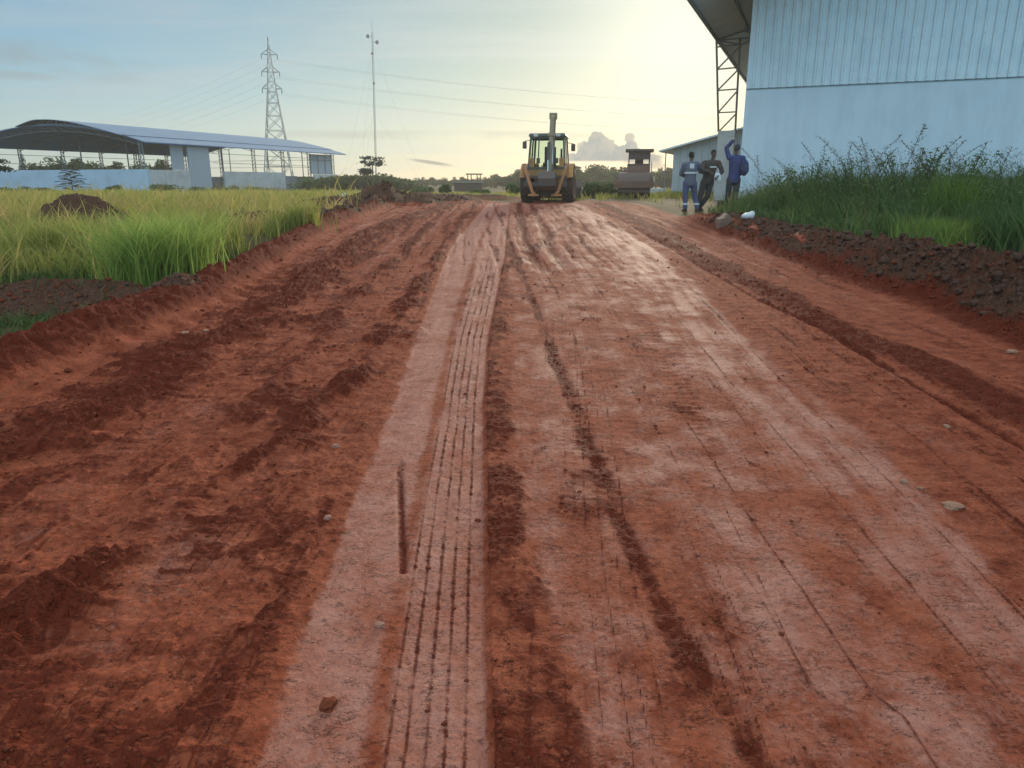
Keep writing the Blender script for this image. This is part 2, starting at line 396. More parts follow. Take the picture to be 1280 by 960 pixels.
# ------------------------------------------------------------------ sky and sun
SUN_AZ, SUN_EL = R(12.5), R(11.0)       # azimuth to the right of straight ahead
SUNV = Vector((math.sin(SUN_AZ)*math.cos(SUN_EL), math.cos(SUN_AZ)*math.cos(SUN_EL), math.sin(SUN_EL)))
w = bpy.data.worlds.new('World'); scene.world = w; w.use_nodes = True
N = w.node_tree.nodes; L = w.node_tree.links; N.clear()
def nd(t, **k):
    n = N.new(t)
    for a, b in k.items(): setattr(n, a, b)
    return n
def mth(op, a, b=None, c=None, clamp=False):
    n = nd('ShaderNodeMath', operation=op, use_clamp=clamp)
    for i, v in enumerate((a, b, c)):
        if v is None: continue
        if isinstance(v, (int, float)): n.inputs[i].default_value = v
        else: L.new(v, n.inputs[i])
    return n.outputs[0]
def mrange(v, a, b, c=0.0, d=1.0, smooth=True):
    n = nd('ShaderNodeMapRange'); n.interpolation_type = 'SMOOTHSTEP' if smooth else 'LINEAR'
    L.new(v, n.inputs['Value'])
    for k, x in (('From Min', a), ('From Max', b), ('To Min', c), ('To Max', d)):
        if isinstance(x, (int, float)): n.inputs[k].default_value = x
        else: L.new(x, n.inputs[k])
    return n.outputs['Result']
def mixc(f, a, b, blend='MIX'):
    n = nd('ShaderNodeMix', data_type='RGBA', blend_type=blend)
    for k, v in (('Factor', f), ('A', a), ('B', b)):
        if isinstance(v, (int, float)): n.inputs[k].default_value = v
        elif isinstance(v, tuple): n.inputs[k].default_value = (*v, 1)
        else: L.new(v, n.inputs[k])
    return n.outputs['Result']
tc = nd('ShaderNodeTexCoord'); D = tc.outputs['Generated']
sky = nd('ShaderNodeTexSky'); sky.sky_type = 'NISHITA'; sky.sun_disc = False
sky.sun_elevation = SUN_EL; sky.sun_rotation = SUN_AZ; sky.altitude = 300; sky.air_density = 1.0; sky.dust_density = 0.25; sky.ozone_density = 2.0
sep = nd('ShaderNodeSeparateXYZ'); L.new(D, sep.inputs[0]); X_, Y_, Z_ = sep.outputs
dot = nd('ShaderNodeVectorMath', operation='DOT_PRODUCT'); L.new(D, dot.inputs[0]); dot.inputs[1].default_value = SUNV; cs = dot.outputs['Value']
csp = mth('MAXIMUM', cs, 0.0)
# thin high cloud: sheet coordinates = direction / height
inv = mth('DIVIDE', 1.0, mth('ADD', mth('MAXIMUM', Z_, 0.0), 0.12))
cmb = nd('ShaderNodeCombineXYZ'); L.new(mth('MULTIPLY', X_, inv), cmb.inputs[0]); L.new(mth('MULTIPLY', Y_, inv), cmb.inputs[1])
mp = nd('ShaderNodeMapping'); L.new(cmb.outputs[0], mp.inputs[0]); mp.inputs['Scale'].default_value = (0.38, 1.5, 1); mp.inputs['Rotation'].default_value = (0, 0, R(25))
ns = nd('ShaderNodeTexNoise'); ns.inputs['Scale'].default_value = 1.3; ns.inputs['Detail'].default_value = 7; ns.inputs['Roughness'].default_value = .62; ns.inputs['Distortion'].default_value = .6
L.new(mp.outputs[0], ns.inputs['Vector'])
veil = mrange(ns.outputs['Fac'], 0.38, 0.72)
g1 = mth('POWER', csp, 7.0); g2 = mth('POWER', csp, 30.0); g3 = mth('POWER', csp, 160.0)
# light scattered by the veil: a soft white, warm and strong near the sun
SK = dict(base=VEIL_BASE, g1=VEIL_G1, g2=VEIL_G2, g3=VEIL_G3)
def scalec(col, f):
    n = nd('ShaderNodeVectorMath', operation='SCALE'); n.inputs[0].default_value = col
    if isinstance(f, (int, float)): n.inputs['Scale'].default_value = f
    else: L.new(f, n.inputs['Scale'])
    return n.outputs[0]
def addc(a, b):
    n = nd('ShaderNodeVectorMath', operation='ADD'); L.new(a, n.inputs[0]); L.new(b, n.inputs[1]); return n.outputs[0]
vl = scalec((0.40, 1.20, 1.85), SK['base'])
vl = addc(vl, scalec((1.0, 0.84, 0.46), mth('MULTIPLY', g1, SK['g1'])))
vl = addc(vl, scalec((1.0, 0.90, 0.62), mth('MULTIPLY', g2, SK['g2'])))
vl = addc(vl, scalec((1.0, 0.92, 0.70), mth('MULTIPLY', g3, SK['g3'])))
# horizon murk
hor = mrange(Z_, 0.0, 0.22, 1.0, 0.0)
vl = addc(vl, scalec((1.0, 0.93, 0.80), mth('MULTIPLY', hor, HOR)))
tint = nd('ShaderNodeVectorMath', operation='MULTIPLY'); L.new(sky.outputs[0], tint.inputs[0]); wt_ = mixc(mth('MINIMUM', mth('MULTIPLY', mth('POWER', csp, 5.0), 1.15), 1.0), (0.68, 0.86, 1.0), (0.76, 0.66, 0.44)); L.new(wt_, tint.inputs[1])
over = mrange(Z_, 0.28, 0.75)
vl = addc(vl, scalec((1.0, 0.85, 0.70), mth('MULTIPLY', over, TOP_FILL)))  # added glow in the unseen upper sky to lift the light on the ground
vl = addc(vl, scalec((0.55, 0.98, 1.30), mth('MULTIPLY', mrange(Y_, 0.25, -0.55), BACK_FILL)))  # added blue sky light behind the camera, brightens the walls facing it
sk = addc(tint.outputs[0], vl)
cloudc = addc(scalec((0.88, 0.95, 1.0), CL_BASE), addc(scalec((1.0, .92, .75), mth('MULTIPLY', g1, CL_G1)), scalec((1.0, .95, .8), mth('MULTIPLY', g2, CL_G2))))
sk = mixc(mth('MULTIPLY', veil, VEIL_MIX), sk, cloudc)
# far cumulus bank standing low near the sun, and wisps
az = mth('ARCTAN2', X_, Y_)
cl = nd('ShaderNodeCombineXYZ'); L.new(az, cl.inputs[0]); L.new(Z_, cl.inputs[1])
n2 = nd('ShaderNodeTexNoise'); n2.inputs['Scale'].default_value = 55; n2.inputs['Detail'].default_value = 6; n2.inputs['Roughness'].default_value = .6; L.new(cl.outputs[0], n2.inputs['Vector'])
n3 = nd('ShaderNodeTexNoise'); n3.inputs['Scale'].default_value = 13; n3.inputs['Detail'].default_value = 2; L.new(cl.outputs[0], n3.inputs['Vector'])
def gauss(c, wd):
    t = mth('DIVIDE', mth('SUBTRACT', az, c), wd); return mth('POWER', 2.718, mth('MULTIPLY', mth('MULTIPLY', t, t), -1.0))
def azp(px): return math.atan((px-640)/950*0.97)
top = mth('ADD', mth('MULTIPLY', gauss(azp(746), 0.016), 0.020), mth('MULTIPLY', gauss(azp(765), 0.066), 0.028))
top = mth('ADD', top, mth('MULTIPLY', gauss(azp(793), 0.014), 0.010))
topn = mth('ADD', mth('ADD', top, 0.022), mth('MULTIPLY', mth('SUBTRACT', n2.outputs['Fac'], 0.5), 0.050))
inside = mth('MULTIPLY', mrange(mth('SUBTRACT', topn, Z_), -0.0005, 0.004), mrange(Z_, 0.024, 0.029))
inside = mth('MULTIPLY', inside, mrange(mth('SUBTRACT', mth('ADD', top, 0.0), 0.008), 0.0, 0.004))
depthc = mrange(mth('SUBTRACT', topn, Z_), 0.0, 0.022)
puff = mrange(n2.outputs['Fac'], 0.42, 0.62)
lit = mth('MULTIPLY', puff, mth('SUBTRACT', 1.0, mth('MULTIPLY', depthc, 0.55)))
cc = mixc(lit, (0.30*CUM, 0.62*CUM, 0.95*CUM), (1.5*CUM, 1.45*CUM, 1.25*CUM))
sk = mixc(mth('MULTIPLY', inside, 0.97), sk, cc)
# low broken bank behind the roller, thin dark wisp left of it, faint wisps at the left
def wisp(cpx, cpy, wx, wz, col, amt, thr=0.5, sc=26.0, tilt=0.0):
    global sk
    a0 = azp(cpx); z0 = math.sin(math.atan((228-cpy)/950))
    ta = mth('DIVIDE', mth('SUBTRACT', az, a0), wx)
    zz = mth('SUBTRACT', mth('SUBTRACT', Z_, z0), mth('MULTIPLY', mth('SUBTRACT', az, a0), tilt))
    tz = mth('DIVIDE', zz, wz)
    rr = mth('ADD', mth('MULTIPLY', ta, ta), mth('MULTIPLY', tz, tz))
    c2 = nd('ShaderNodeCombineXYZ'); L.new(mth('MULTIPLY', az, 0.35), c2.inputs[0]); L.new(Z_, c2.inputs[1]); c2.inputs[2].default_value = cpx*0.1
    nn = nd('ShaderNodeTexNoise'); nn.inputs['Scale'].default_value = sc; nn.inputs['Detail'].default_value = 5; L.new(c2.outputs[0], nn.inputs['Vector'])
    m_ = mth('MULTIPLY', mrange(rr, 0.0, 1.0, 1.0, 0.0), mrange(nn.outputs['Fac'], thr-.08, thr+.1))
    sk = mixc(mth('MULTIPLY', m_, amt), sk, col)
wisp(815, 203, 0.085, 0.017, (0.52*CUM, .62*CUM, .66*CUM), 0.75, .47, 60)
wisp(535, 204, 0.035, 0.003, (0.5*CUM, .56*CUM, .58*CUM), 0.8, .35, 30, -0.14)
wisp(95, 105, 0.13, 0.022, (0.95*CUM, 1.05*CUM, 1.1*CUM), 0.45, .5, 22, -0.05)
wisp(20, 122, 0.05, 0.006, (1.0*CUM, 1.1*CUM, 1.15*CUM), 0.5, .42, 20)
wisp(560, 172, 0.30, 0.008, (0.75*CUM, .82*CUM, .84*CUM), 0.35, .45, 16)
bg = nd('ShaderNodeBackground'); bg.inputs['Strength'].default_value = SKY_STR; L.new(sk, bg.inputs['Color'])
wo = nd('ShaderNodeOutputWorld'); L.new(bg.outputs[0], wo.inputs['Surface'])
sd = bpy.data.lights.new('sun', 'SUN'); sd.energy = SUN_E; sd.angle = R(SUN_ANG); sd.color = (1.0, 0.86, 0.66)
so = bpy.data.objects.new('sun', sd); COL.objects.link(so); so.rotation_euler = (-SUNV).to_track_quat('-Z', 'Y').to_euler(); so.location = SUNV*100
vs = scene.view_settings; scene.display_settings.display_device = 'sRGB'
vs.view_transform = 'Standard'; vs.look = 'None'; vs.gamma = 1; vs.use_curve_mapping = False; vs.exposure = EXPO
# ------------------------------------------------------------------ ground
def soil_material():
    m, nt, b, N, L = new_mat('laterite_soil')
    def nz(scale, det=6, rg=.6, vec=None):
        n = N.new('ShaderNodeTexNoise'); n.inputs['Scale'].default_value = scale; n.inputs['Detail'].default_value = det; n.inputs['Roughness'].default_value = rg
        L.new(vec or tc.outputs['Object'], n.inputs['Vector']); return n.outputs['Fac']
    def mx(f, a, c):
        n = N.new('ShaderNodeMix'); n.data_type = 'RGBA'
        for k, v in (('Factor', f), ('A', a), ('B', c)):
            if isinstance(v, tuple): n.inputs[k].default_value = (*v, 1)
            elif isinstance(v, (int, float)): n.inputs[k].default_value = v
            else: L.new(v, n.inputs[k])
        return n.outputs['Result']
    def ma(op, a, c=None, e=None):
        n = N.new('ShaderNodeMath'); n.operation = op
        for i, v in enumerate((a, c, e)):
            if v is None: continue
            if isinstance(v, (int, float)): n.inputs[i].default_value = v
            else: L.new(v, n.inputs[i])
        return n.outputs[0]
    def mr(v, a, c, d=0.0, e=1.0):
        n = N.new('ShaderNodeMapRange'); n.interpolation_type = 'SMOOTHSTEP'; L.new(v, n.inputs['Value'])
        for k, x in (('From Min', a), ('From Max', c), ('To Min', d), ('To Max', e)): n.inputs[k].default_value = x
        return n.outputs['Result']
    tc = N.new('ShaderNodeTexCoord')
    at_ = N.new('ShaderNodeAttribute'); at_.attribute_name = 'soil'
    sp_ = N.new('ShaderNodeSeparateColor'); L.new(at_.outputs['Color'], sp_.inputs[0])
    P, Lo, Br = sp_.outputs; Vg = at_.outputs['Alpha']
    big = nz(0.9, 3); med = nz(7, 5, .7); fin = nz(45, 4, .75); vf = nz(170, 2, .6)
    red = mx(big, RED_A, RED_B)
    red = mx(mr(med, .35, .7), red, RED_C)
    palec = mx(mr(med, .3, .7), PALE_A, PALE_B)
    frac = nz(3.2, 10, .78)
    pf = ma('ADD', P, ma('MULTIPLY', ma('SUBTRACT', fin, 0.5), 0.9)); pf = ma('ADD', pf, ma('MULTIPLY', ma('SUBTRACT', frac, 0.5), 1.5))
    c = mx(mr(pf, 0.12, 0.85), red, palec)
    # loose dark crumbs
    lf = ma('ADD', Lo, ma('MULTIPLY', ma('SUBTRACT', fin, 0.5), 0.9)); lf = ma('ADD', lf, ma('MULTIPLY', ma('SUBTRACT', med, 0.5), 0.5))
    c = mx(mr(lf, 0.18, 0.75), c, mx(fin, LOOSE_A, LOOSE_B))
    bf = ma('ADD', Br, ma('MULTIPLY', ma('SUBTRACT', med, 0.5), 0.7))
    c = mx(mr(bf, 0.25, 0.8), c, mx(mr(fin, .35, .7), BROWN_A, BROWN_B))
    vgf = ma('ADD', Vg, ma('MULTIPLY', ma('SUBTRACT', med, 0.5), 0.5))
    c = mx(mr(vgf, 0.3, 0.8), c, mx(mr(med, .35, .65), (0.10, 0.055, 0.030), (0.085, 0.085, 0.03)))
    # cracks in the packed crust
    dist = N.new('ShaderNodeVectorMath'); dist.operation = 'MULTIPLY_ADD'
    nv = N.new('ShaderNodeTexNoise'); nv.inputs['Scale'].default_value = 9; nv.inputs['Detail'].default_value = 2; L.new(tc.outputs['Object'], nv.inputs['Vector'])
    L.new(nv.outputs['Color'], dist.inputs[0]); dist.inputs[1].default_value = (.22, .30, .16)
    mpg = N.new('ShaderNodeMapping'); mpg.inputs['Scale'].default_value = (.75, 1.5, 1); L.new(tc.outputs['Object'], mpg.inputs[0]); L.new(mpg.outputs[0], dist.inputs[2])
    def crack(scale, wdt):
        v = N.new('ShaderNodeTexVoronoi'); v.feature = 'DISTANCE_TO_EDGE'; v.inputs['Scale'].default_value = scale; L.new(dist.outputs[0], v.inputs['Vector'])
        return mr(v.outputs['Distance'], 0.0, wdt, 1.0, 0.0)
    mpc = N.new('ShaderNodeMapping'); mpc.inputs['Scale'].default_value = (.55, 1.35, 1); L.new(tc.outputs['Object'], mpc.inputs[0])
    def ridge(scale, wdt, det): return mr(ma('ABSOLUTE', ma('SUBTRACT', nz(scale, det, .6, mpc.outputs[0]), .5)), 0.0, wdt, 1.0, 0.0)
    ck = ma('MULTIPLY', ridge(13, .010, 4), mr(nz(9, 1), .50, .58))
    ck2 = ma('MULTIPLY', ridge(31, .020, 3), mr(nz(17, 1), .50, .60))
    ckk = ma('MULTIPLY', ma('MAXIMUM', ck, ck2), ma('MULTIPLY', mr(Br, 0.0, .3, 1, 0), mr(Vg, 0, .3, 1, 0)))
    c = mx(ma('MULTIPLY', ckk, 0.6), c, (0.090, 0.026, 0.014))
    dsp = mr(nz(62, 3, .7), .56, .68); c = mx(ma('MULTIPLY', dsp, .5), c, (.11, .034, .018)); lsp = mr(nz(52, 3, .7), .60, .72); c = mx(ma('MULTIPLY', ma('MULTIPLY', lsp, mr(Lo, .2, .6, 1, 0)), .35), c, (.50, .30, .23))
    # grit
    sk_ = N.new('ShaderNodeTexVoronoi'); sk_.inputs['Scale'].default_value = 75; L.new(tc.outputs['Object'], sk_.inputs['Vector'])
    grit = mr(sk_.outputs['Distance'], 0.10, 0.26, 1.0, 0.0)
    gm = ma('MULTIPLY', grit, mr(nz(11, 3), .5, .62))
    c = mx(ma('MULTIPLY', gm, 0.55), c, (0.075, 0.022, 0.012))
    pv_ = N.new('ShaderNodeTexVoronoi'); pv_.inputs['Scale'].default_value = 34; L.new(dist.outputs[0], pv_.inputs['Vector'])
    pit = ma('MULTIPLY', mr(pv_.outputs['Distance'], 0.06, 0.20, 1.0, 0.0), mr(vf, .45, .6))
    c = mx(ma('MULTIPLY', pit, 0.5), c, (0.09, 0.03, 0.018))
    L.new(c, b.inputs['Base Color'])
    ro = ma('SUBTRACT', ROUGH0, ma('MULTIPLY', mr(pf, .2, .9), ROUGHP)); L.new(ro, b.inputs['Roughness'])
    b.inputs['Specular IOR Level'].default_value = SPEC0
    hh = ma('ADD', ma('MULTIPLY', med, 0.012), ma('MULTIPLY', fin, 0.010)); 
    crumb = N.new('ShaderNodeTexVoronoi'); crumb.inputs['Scale'].default_value = 38; crumb.feature = 'SMOOTH_F1'; L.new(dist.outputs[0], crumb.inputs['Vector'])
    hh = ma('ADD', hh, ma('MULTIPLY', ma('MULTIPLY', ma('SUBTRACT', 0.5, crumb.outputs['Distance']), 0.016), ma('ADD', ma('MAXIMUM', Lo, Br), 0.08)))
    hh = ma('SUBTRACT', hh, ma('MULTIPLY', ckk, 0.004)); hh = ma('SUBTRACT', hh, ma('MULTIPLY', ma('ADD', pit, gm), 0.003)); hh = ma('ADD', hh, ma('MULTIPLY', vf, 0.0015))
    bp = N.new('ShaderNodeBump'); bp.inputs['Strength'].default_value = 1.0; bp.inputs['Distance'].default_value = 1.0
    L.new(hh, bp.inputs['Height']); L.new(bp.outputs['Normal'], b.inputs['Normal'])
    return m
SOIL = soil_material()
ys = [1.15]
while ys[-1] < 62: ys.append(ys[-1]+max(0.0045, ys[-1]**2/1180*0.75*GRIDQ))
while ys[-1] < 6000: ys.append(ys[-1]*1.06)
ys = [-12, -6, -3, -1.5, -0.6, 0, .4, .7, .9, 1.03]+ys
ys = np.array(ys)
NC = int(1350/GRIDQ); u = np.linspace(-1, 1, NC)
ext = np.array([.3, .7, 1.3, 2.2, 3.5, 5.5, 9, 15, 26, 45, 80, 150, 300, 700, 1600, 4000, 9000.])
yy = np.clip(ys, 1.0, None); hw_ = 0.80*yy+1.3
cols = []
XX = np.concatenate([-(hw_[:, None]+ext[::-1][None]), hw_[:, None]*u[None], hw_[:, None]+ext[None]], axis=1)
YY = np.repeat(ys[:, None], XX.shape[1], axis=1)
nr, nc = XX.shape
xf, yf = XX.reshape(-1), YY.reshape(-1)
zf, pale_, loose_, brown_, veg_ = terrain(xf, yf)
print('terrain verts', len(xf))
idx = np.arange(nr*nc).reshape(nr, nc)
F = np.stack([idx[:-1, :-1], idx[:-1, 1:], idx[1:, 1:], idx[1:, :-1]], axis=-1).reshape(-1, 4)
fx = xf[F].mean(1); fy = yf[F].mean(1)
bl_ = xof(BankL, fy); tr_ = xof(ToeR, fy)
wv = 0.08*pn(fx*2, fy*2, 4)
cls = np.zeros(len(F), dtype=int)                                   # 0 ground
on = (fy > -3) & (fy < 36)
cls[on & (fx > bl_+0.30+wv) & (fx < tr_+0.05+wv)] = 1               # road
cls[on & (fx > bl_-0.45+wv) & (fx <= bl_+0.30+wv) & (fy < 33)] = 2  # left bank
cls[on & (fx >= tr_+0.05+wv) & (fx < tr_+1.55+wv) & (fy < 33)] = 3  # right bank
V = np.stack([xf, yf, zf], axis=1)
A = np.stack([pale_, loose_, brown_, veg_], axis=1).astype(np.float32)
for k, nm in ((0, 'ground'), (1, 'dirt_road'), (2, 'earth_bank'), (3, 'earth_bank')):
    f = F[cls == k]
    used, invs = np.unique(f.reshape(-1), return_inverse=True)
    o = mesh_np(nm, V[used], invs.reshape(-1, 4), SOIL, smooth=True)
    at_ = o.data.attributes.new('soil', 'FLOAT_COLOR', 'POINT'); at_.data.foreach_set('color', A[used].reshape(-1))
    tag(o, kind='structure')
    if k == 0: tag(o, 'brown and grassy earth of the site either side of the red road', 'ground')
    if k == 1: tag(o, 'red laterite dirt road with packed wheel tracks and ruts', 'road')
    if k == 2: tag(o, 'low ridge of scraped red soil along the left edge of the road', 'earth bank')
    if k == 3: tag(o, 'lumpy brown soil bank below the tall weeds on the right', 'earth bank')
del V, A, F, XX, YY
# ------------------------------------------------------------------ materials of the built things
RED_DIRT = (0.20, 0.075, 0.04)
M = dict(
    plaster=mat('painted_plaster', (0.76, 0.84, 0.87), .85, var=.05, scale=1.2, bump=.25, bscale=18, dirt=(0.50, 0.60, 0.66), dirt_amt=.35, dscale=.6),
    cladding=mat('ribbed_metal_sheet', (0.78, 0.86, 0.87), .5, metal=.1, var=.05, scale=.8, dirt=(0.50, 0.58, 0.62), dirt_amt=.4, dscale=1.1),
    soffit=mat('galvanised_roof_sheet', (0.74, 0.84, 0.86), .5, metal=.1, var=.12, scale=1.5, dirt=(0.55, 0.60, 0.60), dirt_amt=.4),
    steel=mat('primed_steel', (0.20, 0.17, 0.13), .55, metal=.3, var=.2, dirt=(0.14, 0.07, 0.04), dirt_amt=.4),
    palesteel=mat('grey_steel', (0.22, 0.25, 0.27), .55, metal=.4, var=.15),
    shedroof=mat('blue_grey_roof', (0.21, 0.30, 0.42), .42, metal=.25, var=.07, scale=.5, dirt=(0.18, 0.22, 0.27), dirt_amt=.3, dscale=.4),
    shedunder=mat('roof_underside', (0.10, 0.32, 0.68), .6, metal=.2, var=.15, scale=.6),  # blue cast of distant air and lens put into the sheet colour
    shedwall=mat('shed_white_wall', (0.50, 0.64, 0.76), .85, var=.06, scale=.7, bump=.2, bscale=8, dirt=(0.32, 0.33, 0.33), dirt_amt=.4, dscale=.5),
    blockwall=mat('bare_block_wall', (0.60, 0.63, 0.62), .9, var=.10, scale=2, bump=.4, bscale=10, dirt=(0.36, 0.32, 0.28), dirt_amt=.5, dscale=.8),
    greypanel=mat('grey_panel', (0.42, 0.48, 0.53), .7, var=.08),
    white=mat('white_paint', (0.70, 0.71, 0.68), .6, var=.05, dirt=(0.45, 0.38, 0.32), dirt_amt=.5),
)
def weather(m, streak=.25, splash=None, sx=3.0):
    nt = m.node_tree; N = nt.nodes; L = nt.links; b = N['Principled BSDF']; src = b.inputs['Base Color'].links[0].from_socket
    tc = N.new('ShaderNodeTexCoord'); mp = N.new('ShaderNodeMapping'); mp.inputs['Scale'].default_value = (sx, sx, .22); L.new(tc.outputs['Object'], mp.inputs[0])
    n = N.new('ShaderNodeTexNoise'); n.inputs['Scale'].default_value = 1.6; n.inputs['Detail'].default_value = 6; n.inputs['Roughness'].default_value = .65; L.new(mp.outputs[0], n.inputs['Vector'])
    r = N.new('ShaderNodeMapRange'); r.inputs['From Min'].default_value = .45; r.inputs['From Max'].default_value = .75; r.inputs['To Max'].default_value = streak; L.new(n.outputs['Fac'], r.inputs['Value'])
    x = N.new('ShaderNodeMix'); x.data_type = 'RGBA'; L.new(r.outputs['Result'], x.inputs['Factor']); L.new(src, x.inputs['A']); x.inputs['B'].default_value = (.36, .38, .38, 1); out = x.outputs['Result']
    if splash:
        sp = N.new('ShaderNodeSeparateXYZ'); L.new(tc.outputs['Object'], sp.inputs[0])
        a = N.new('ShaderNodeMath'); a.operation = 'MULTIPLY_ADD'; L.new(n.outputs['Fac'], a.inputs[0]); a.inputs[1].default_value = -.8*splash*2; L.new(sp.outputs[2], a.inputs[2])
        r2 = N.new('ShaderNodeMapRange'); r2.inputs['From Min'].default_value = -.5*splash; r2.inputs['From Max'].default_value = .5*splash; r2.inputs['To Min'].default_value = .75; r2.inputs['To Max'].default_value = 0; L.new(a.outputs[0], r2.inputs['Value'])
        y = N.new('ShaderNodeMix'); y.data_type = 'RGBA'; L.new(r2.outputs['Result'], y.inputs['Factor']); L.new(out, y.inputs['A']); y.inputs['B'].default_value = (.33, .17, .11, 1); out = y.outputs['Result']
    L.new(out, b.inputs['Base Color'])
weather(M['plaster'], .22, .55, 1.2); weather(M['cladding'], .14, None, 4); weather(M['shedwall'], .25, .4); weather(M['blockwall'], .35, .5); weather(M['greypanel'], .3, .4); weather(M['shedroof'], .3, None, .6)
def rib_sheet(length, z0, ztop, period=0.30, depth=0.04, y=0.0):
    """vertical trapezoid-ribbed sheet along x; ztop(x) gives its upper edge"""
    xs = []; x = 0.0; k = 0
    while x < length-period*0.5:
        for f, d in ((0.0, 0), (0.62, 0), (0.70, 1), (0.92, 1)):
            xs.append((x+f*period, d*depth))
        x += period
    xs.append((length, 0))
    v = []; n = len(xs)
    for zz in (0, 1):
        for (a, d) in xs: v.append((a, y-d, z0 if zz == 0 else ztop(a)))
    for zz in (0, 1):
        for (a, d) in xs: v.append((a, y-d+0.012, z0 if zz == 0 else ztop(a)))
    f = [(i, i+1, n+i+1, n+i) for i in range(n-1)]+[(2*n+i, 3*n+i, 3*n+i+1, 2*n+i+1) for i in range(n-1)]
    f += [(i, 2*n+i, 2*n+i+1, i+1) for i in range(n-1)]
    f += [(0, n, 3*n, 2*n), (n-1, 3*n-1, 4*n-1, 2*n-1)]
    return MB().add(v, f)
def arch_roof(prof, y0, y1, th=0.08, rib=0.0, seg=1):
    """prof: list of (x, z) ; sheet of thickness th running from y0 to y1"""
    v = []; n = len(prof)
    for y in (y0, y1):
        for x, z in prof: v.append((x, y, z))
        for x, z in prof: v.append((x, y, z-th))
    f = []
    for i in range(n-1):
        f += [(i, i+1, 2*n+i+1, 2*n+i), (n+i, 3*n+i, 3*n+i+1, n+i+1), (i, n+i, n+i+1, i+1), (2*n+i, 2*n+i+1, 3*n+i+1, 3*n+i)]
    f += [(0, 2*n, 3*n, n), (n-1, 2*n-1, 4*n-1, 3*n-1)]
    return MB().add(v, f)
def lattice(mb, a0, a1, b0, b1, n, w, zig=True):
    """two chords a0-a1, b0-b1 joined by rungs and diagonals"""
    a0, a1, b0, b1 = map(Vector, (a0, a1, b0, b1))
    mb.beam(a0, a1, w*1.4); mb.beam(b0, b1, w*1.4)
    for i in range(n+1):
        t = i/n; mb.beam(a0.lerp(a1, t), b0.lerp(b1, t), w)
        if i < n and zig: mb.beam(a0.lerp(a1, t), b0.lerp(b1, (i+1)/n), w)
    return mb

# ------------------------------------------------------------------ big warehouse on the right
WZ = 0.72
wh = thing('warehouse', (8.74, 29.0, WZ), math.atan2(-.375, .927), 'tall warehouse with pale ribbed sheet above a smooth pale wall, right of the road', 'warehouse')
def wtop(x): return 6.94+3.4*(1-((x-14.5)/16.48)**2)
wl = MB(); wl.box((15.5, 0.16, 1.95), (31, .25, 4.7)); wl.build('wall', M['plaster'], wh)
o = rib_sheet(31.0, 4.20, lambda x: wtop(x)-0.12, .30, .060, 0.005).build('cladding', M['cladding'], wh)
lap = MB()
for i in range(10): lap.box((1.5+i*3.0, -.062, 4.75+2.2*0), (.012, .012, 1.1))
scw = MB()
for zz in (4.32, 5.6, 6.9):
    for i in range(100): scw.lathe([(-.008, .012), (.004, .012)], (.243+i*.30, -.062, zz), 'y', 5)
so_ = scw.build('screws', M['palesteel'], wh); so_['kind'] = 'stuff'
fl = MB(); fl.box((15.5, .012, 4.185), (31, .03, .03)); fl.build('flashing', M['palesteel'], wh)
prof = [(-1.98+i*(33.0/26), wtop(-1.98+i*(33.0/26))) for i in range(27)]
rf = arch_roof(prof, -4.0, 42, .07).build('roof', M['soffit'], wh)
ru_ = MB()
for i in range(0, 12):
    x = -1.85+i*1.2; ru_.box((x, 19, wtop(x)-.16), (.07, 45.8, .14))
for y in (5.45,):
    if y < 0: continue
    lattice(ru_, (-1.9, y, wtop(-1.9)-.12), (8, y, wtop(8)-.12), (-.9, y, wtop(-.9)-.75), (8, y, wtop(8)-.9), 9, .06)
ru_.build('purlin', M['palesteel'], rf)
tr_c = MB(); yT = 5.45
a0, a1 = Vector((-1.55, yT, 3.03)), Vector((-1.92, yT, 6.85)); b0, b1 = Vector((-.82, yT, 3.03)), Vector((-.92, yT, 6.9))
tr_c.beam(a0, a1, .085); tr_c.beam(b0, b1, .085)
fr_ = [0.0, .215, .46, .69, .93]
for i, t in enumerate(fr_):
    tr_c.beam(a0.lerp(a1, t), b0.lerp(b1, t), .055)
    if i < 4: tr_c.beam(a0.lerp(a1, t), b0.lerp(b1, fr_[i+1]-.02), .06)
tr_c.build('truss_column', M['steel'], wh)
MB().box((-1.18, yT, 1.42), (.74, .4, 3.3), bev=.01).build('pier', M['white'], wh)
for y in ():
    MB().box((-1.18, y, 1.42), (.74, .4, 3.3)).build('pier', M['white'], wh)
    c_ = MB(); lattice(c_, (-1.55, y, 3.1), (-1.9, y, 6.8), (-.82, y, 3.1), (-.92, y, 6.9), 5, .05); c_.build('truss_column', M['steel'], wh)
# far, right and left walls close the hall behind what the photo shows
bk = MB(); bk.box((15.5, 40, 2.2), (31, .25, 5.2)); bk.box((30.9, 20, 3.6), (.25, 39.5, 8)); bk.build('back_wall', M['plaster'], wh)
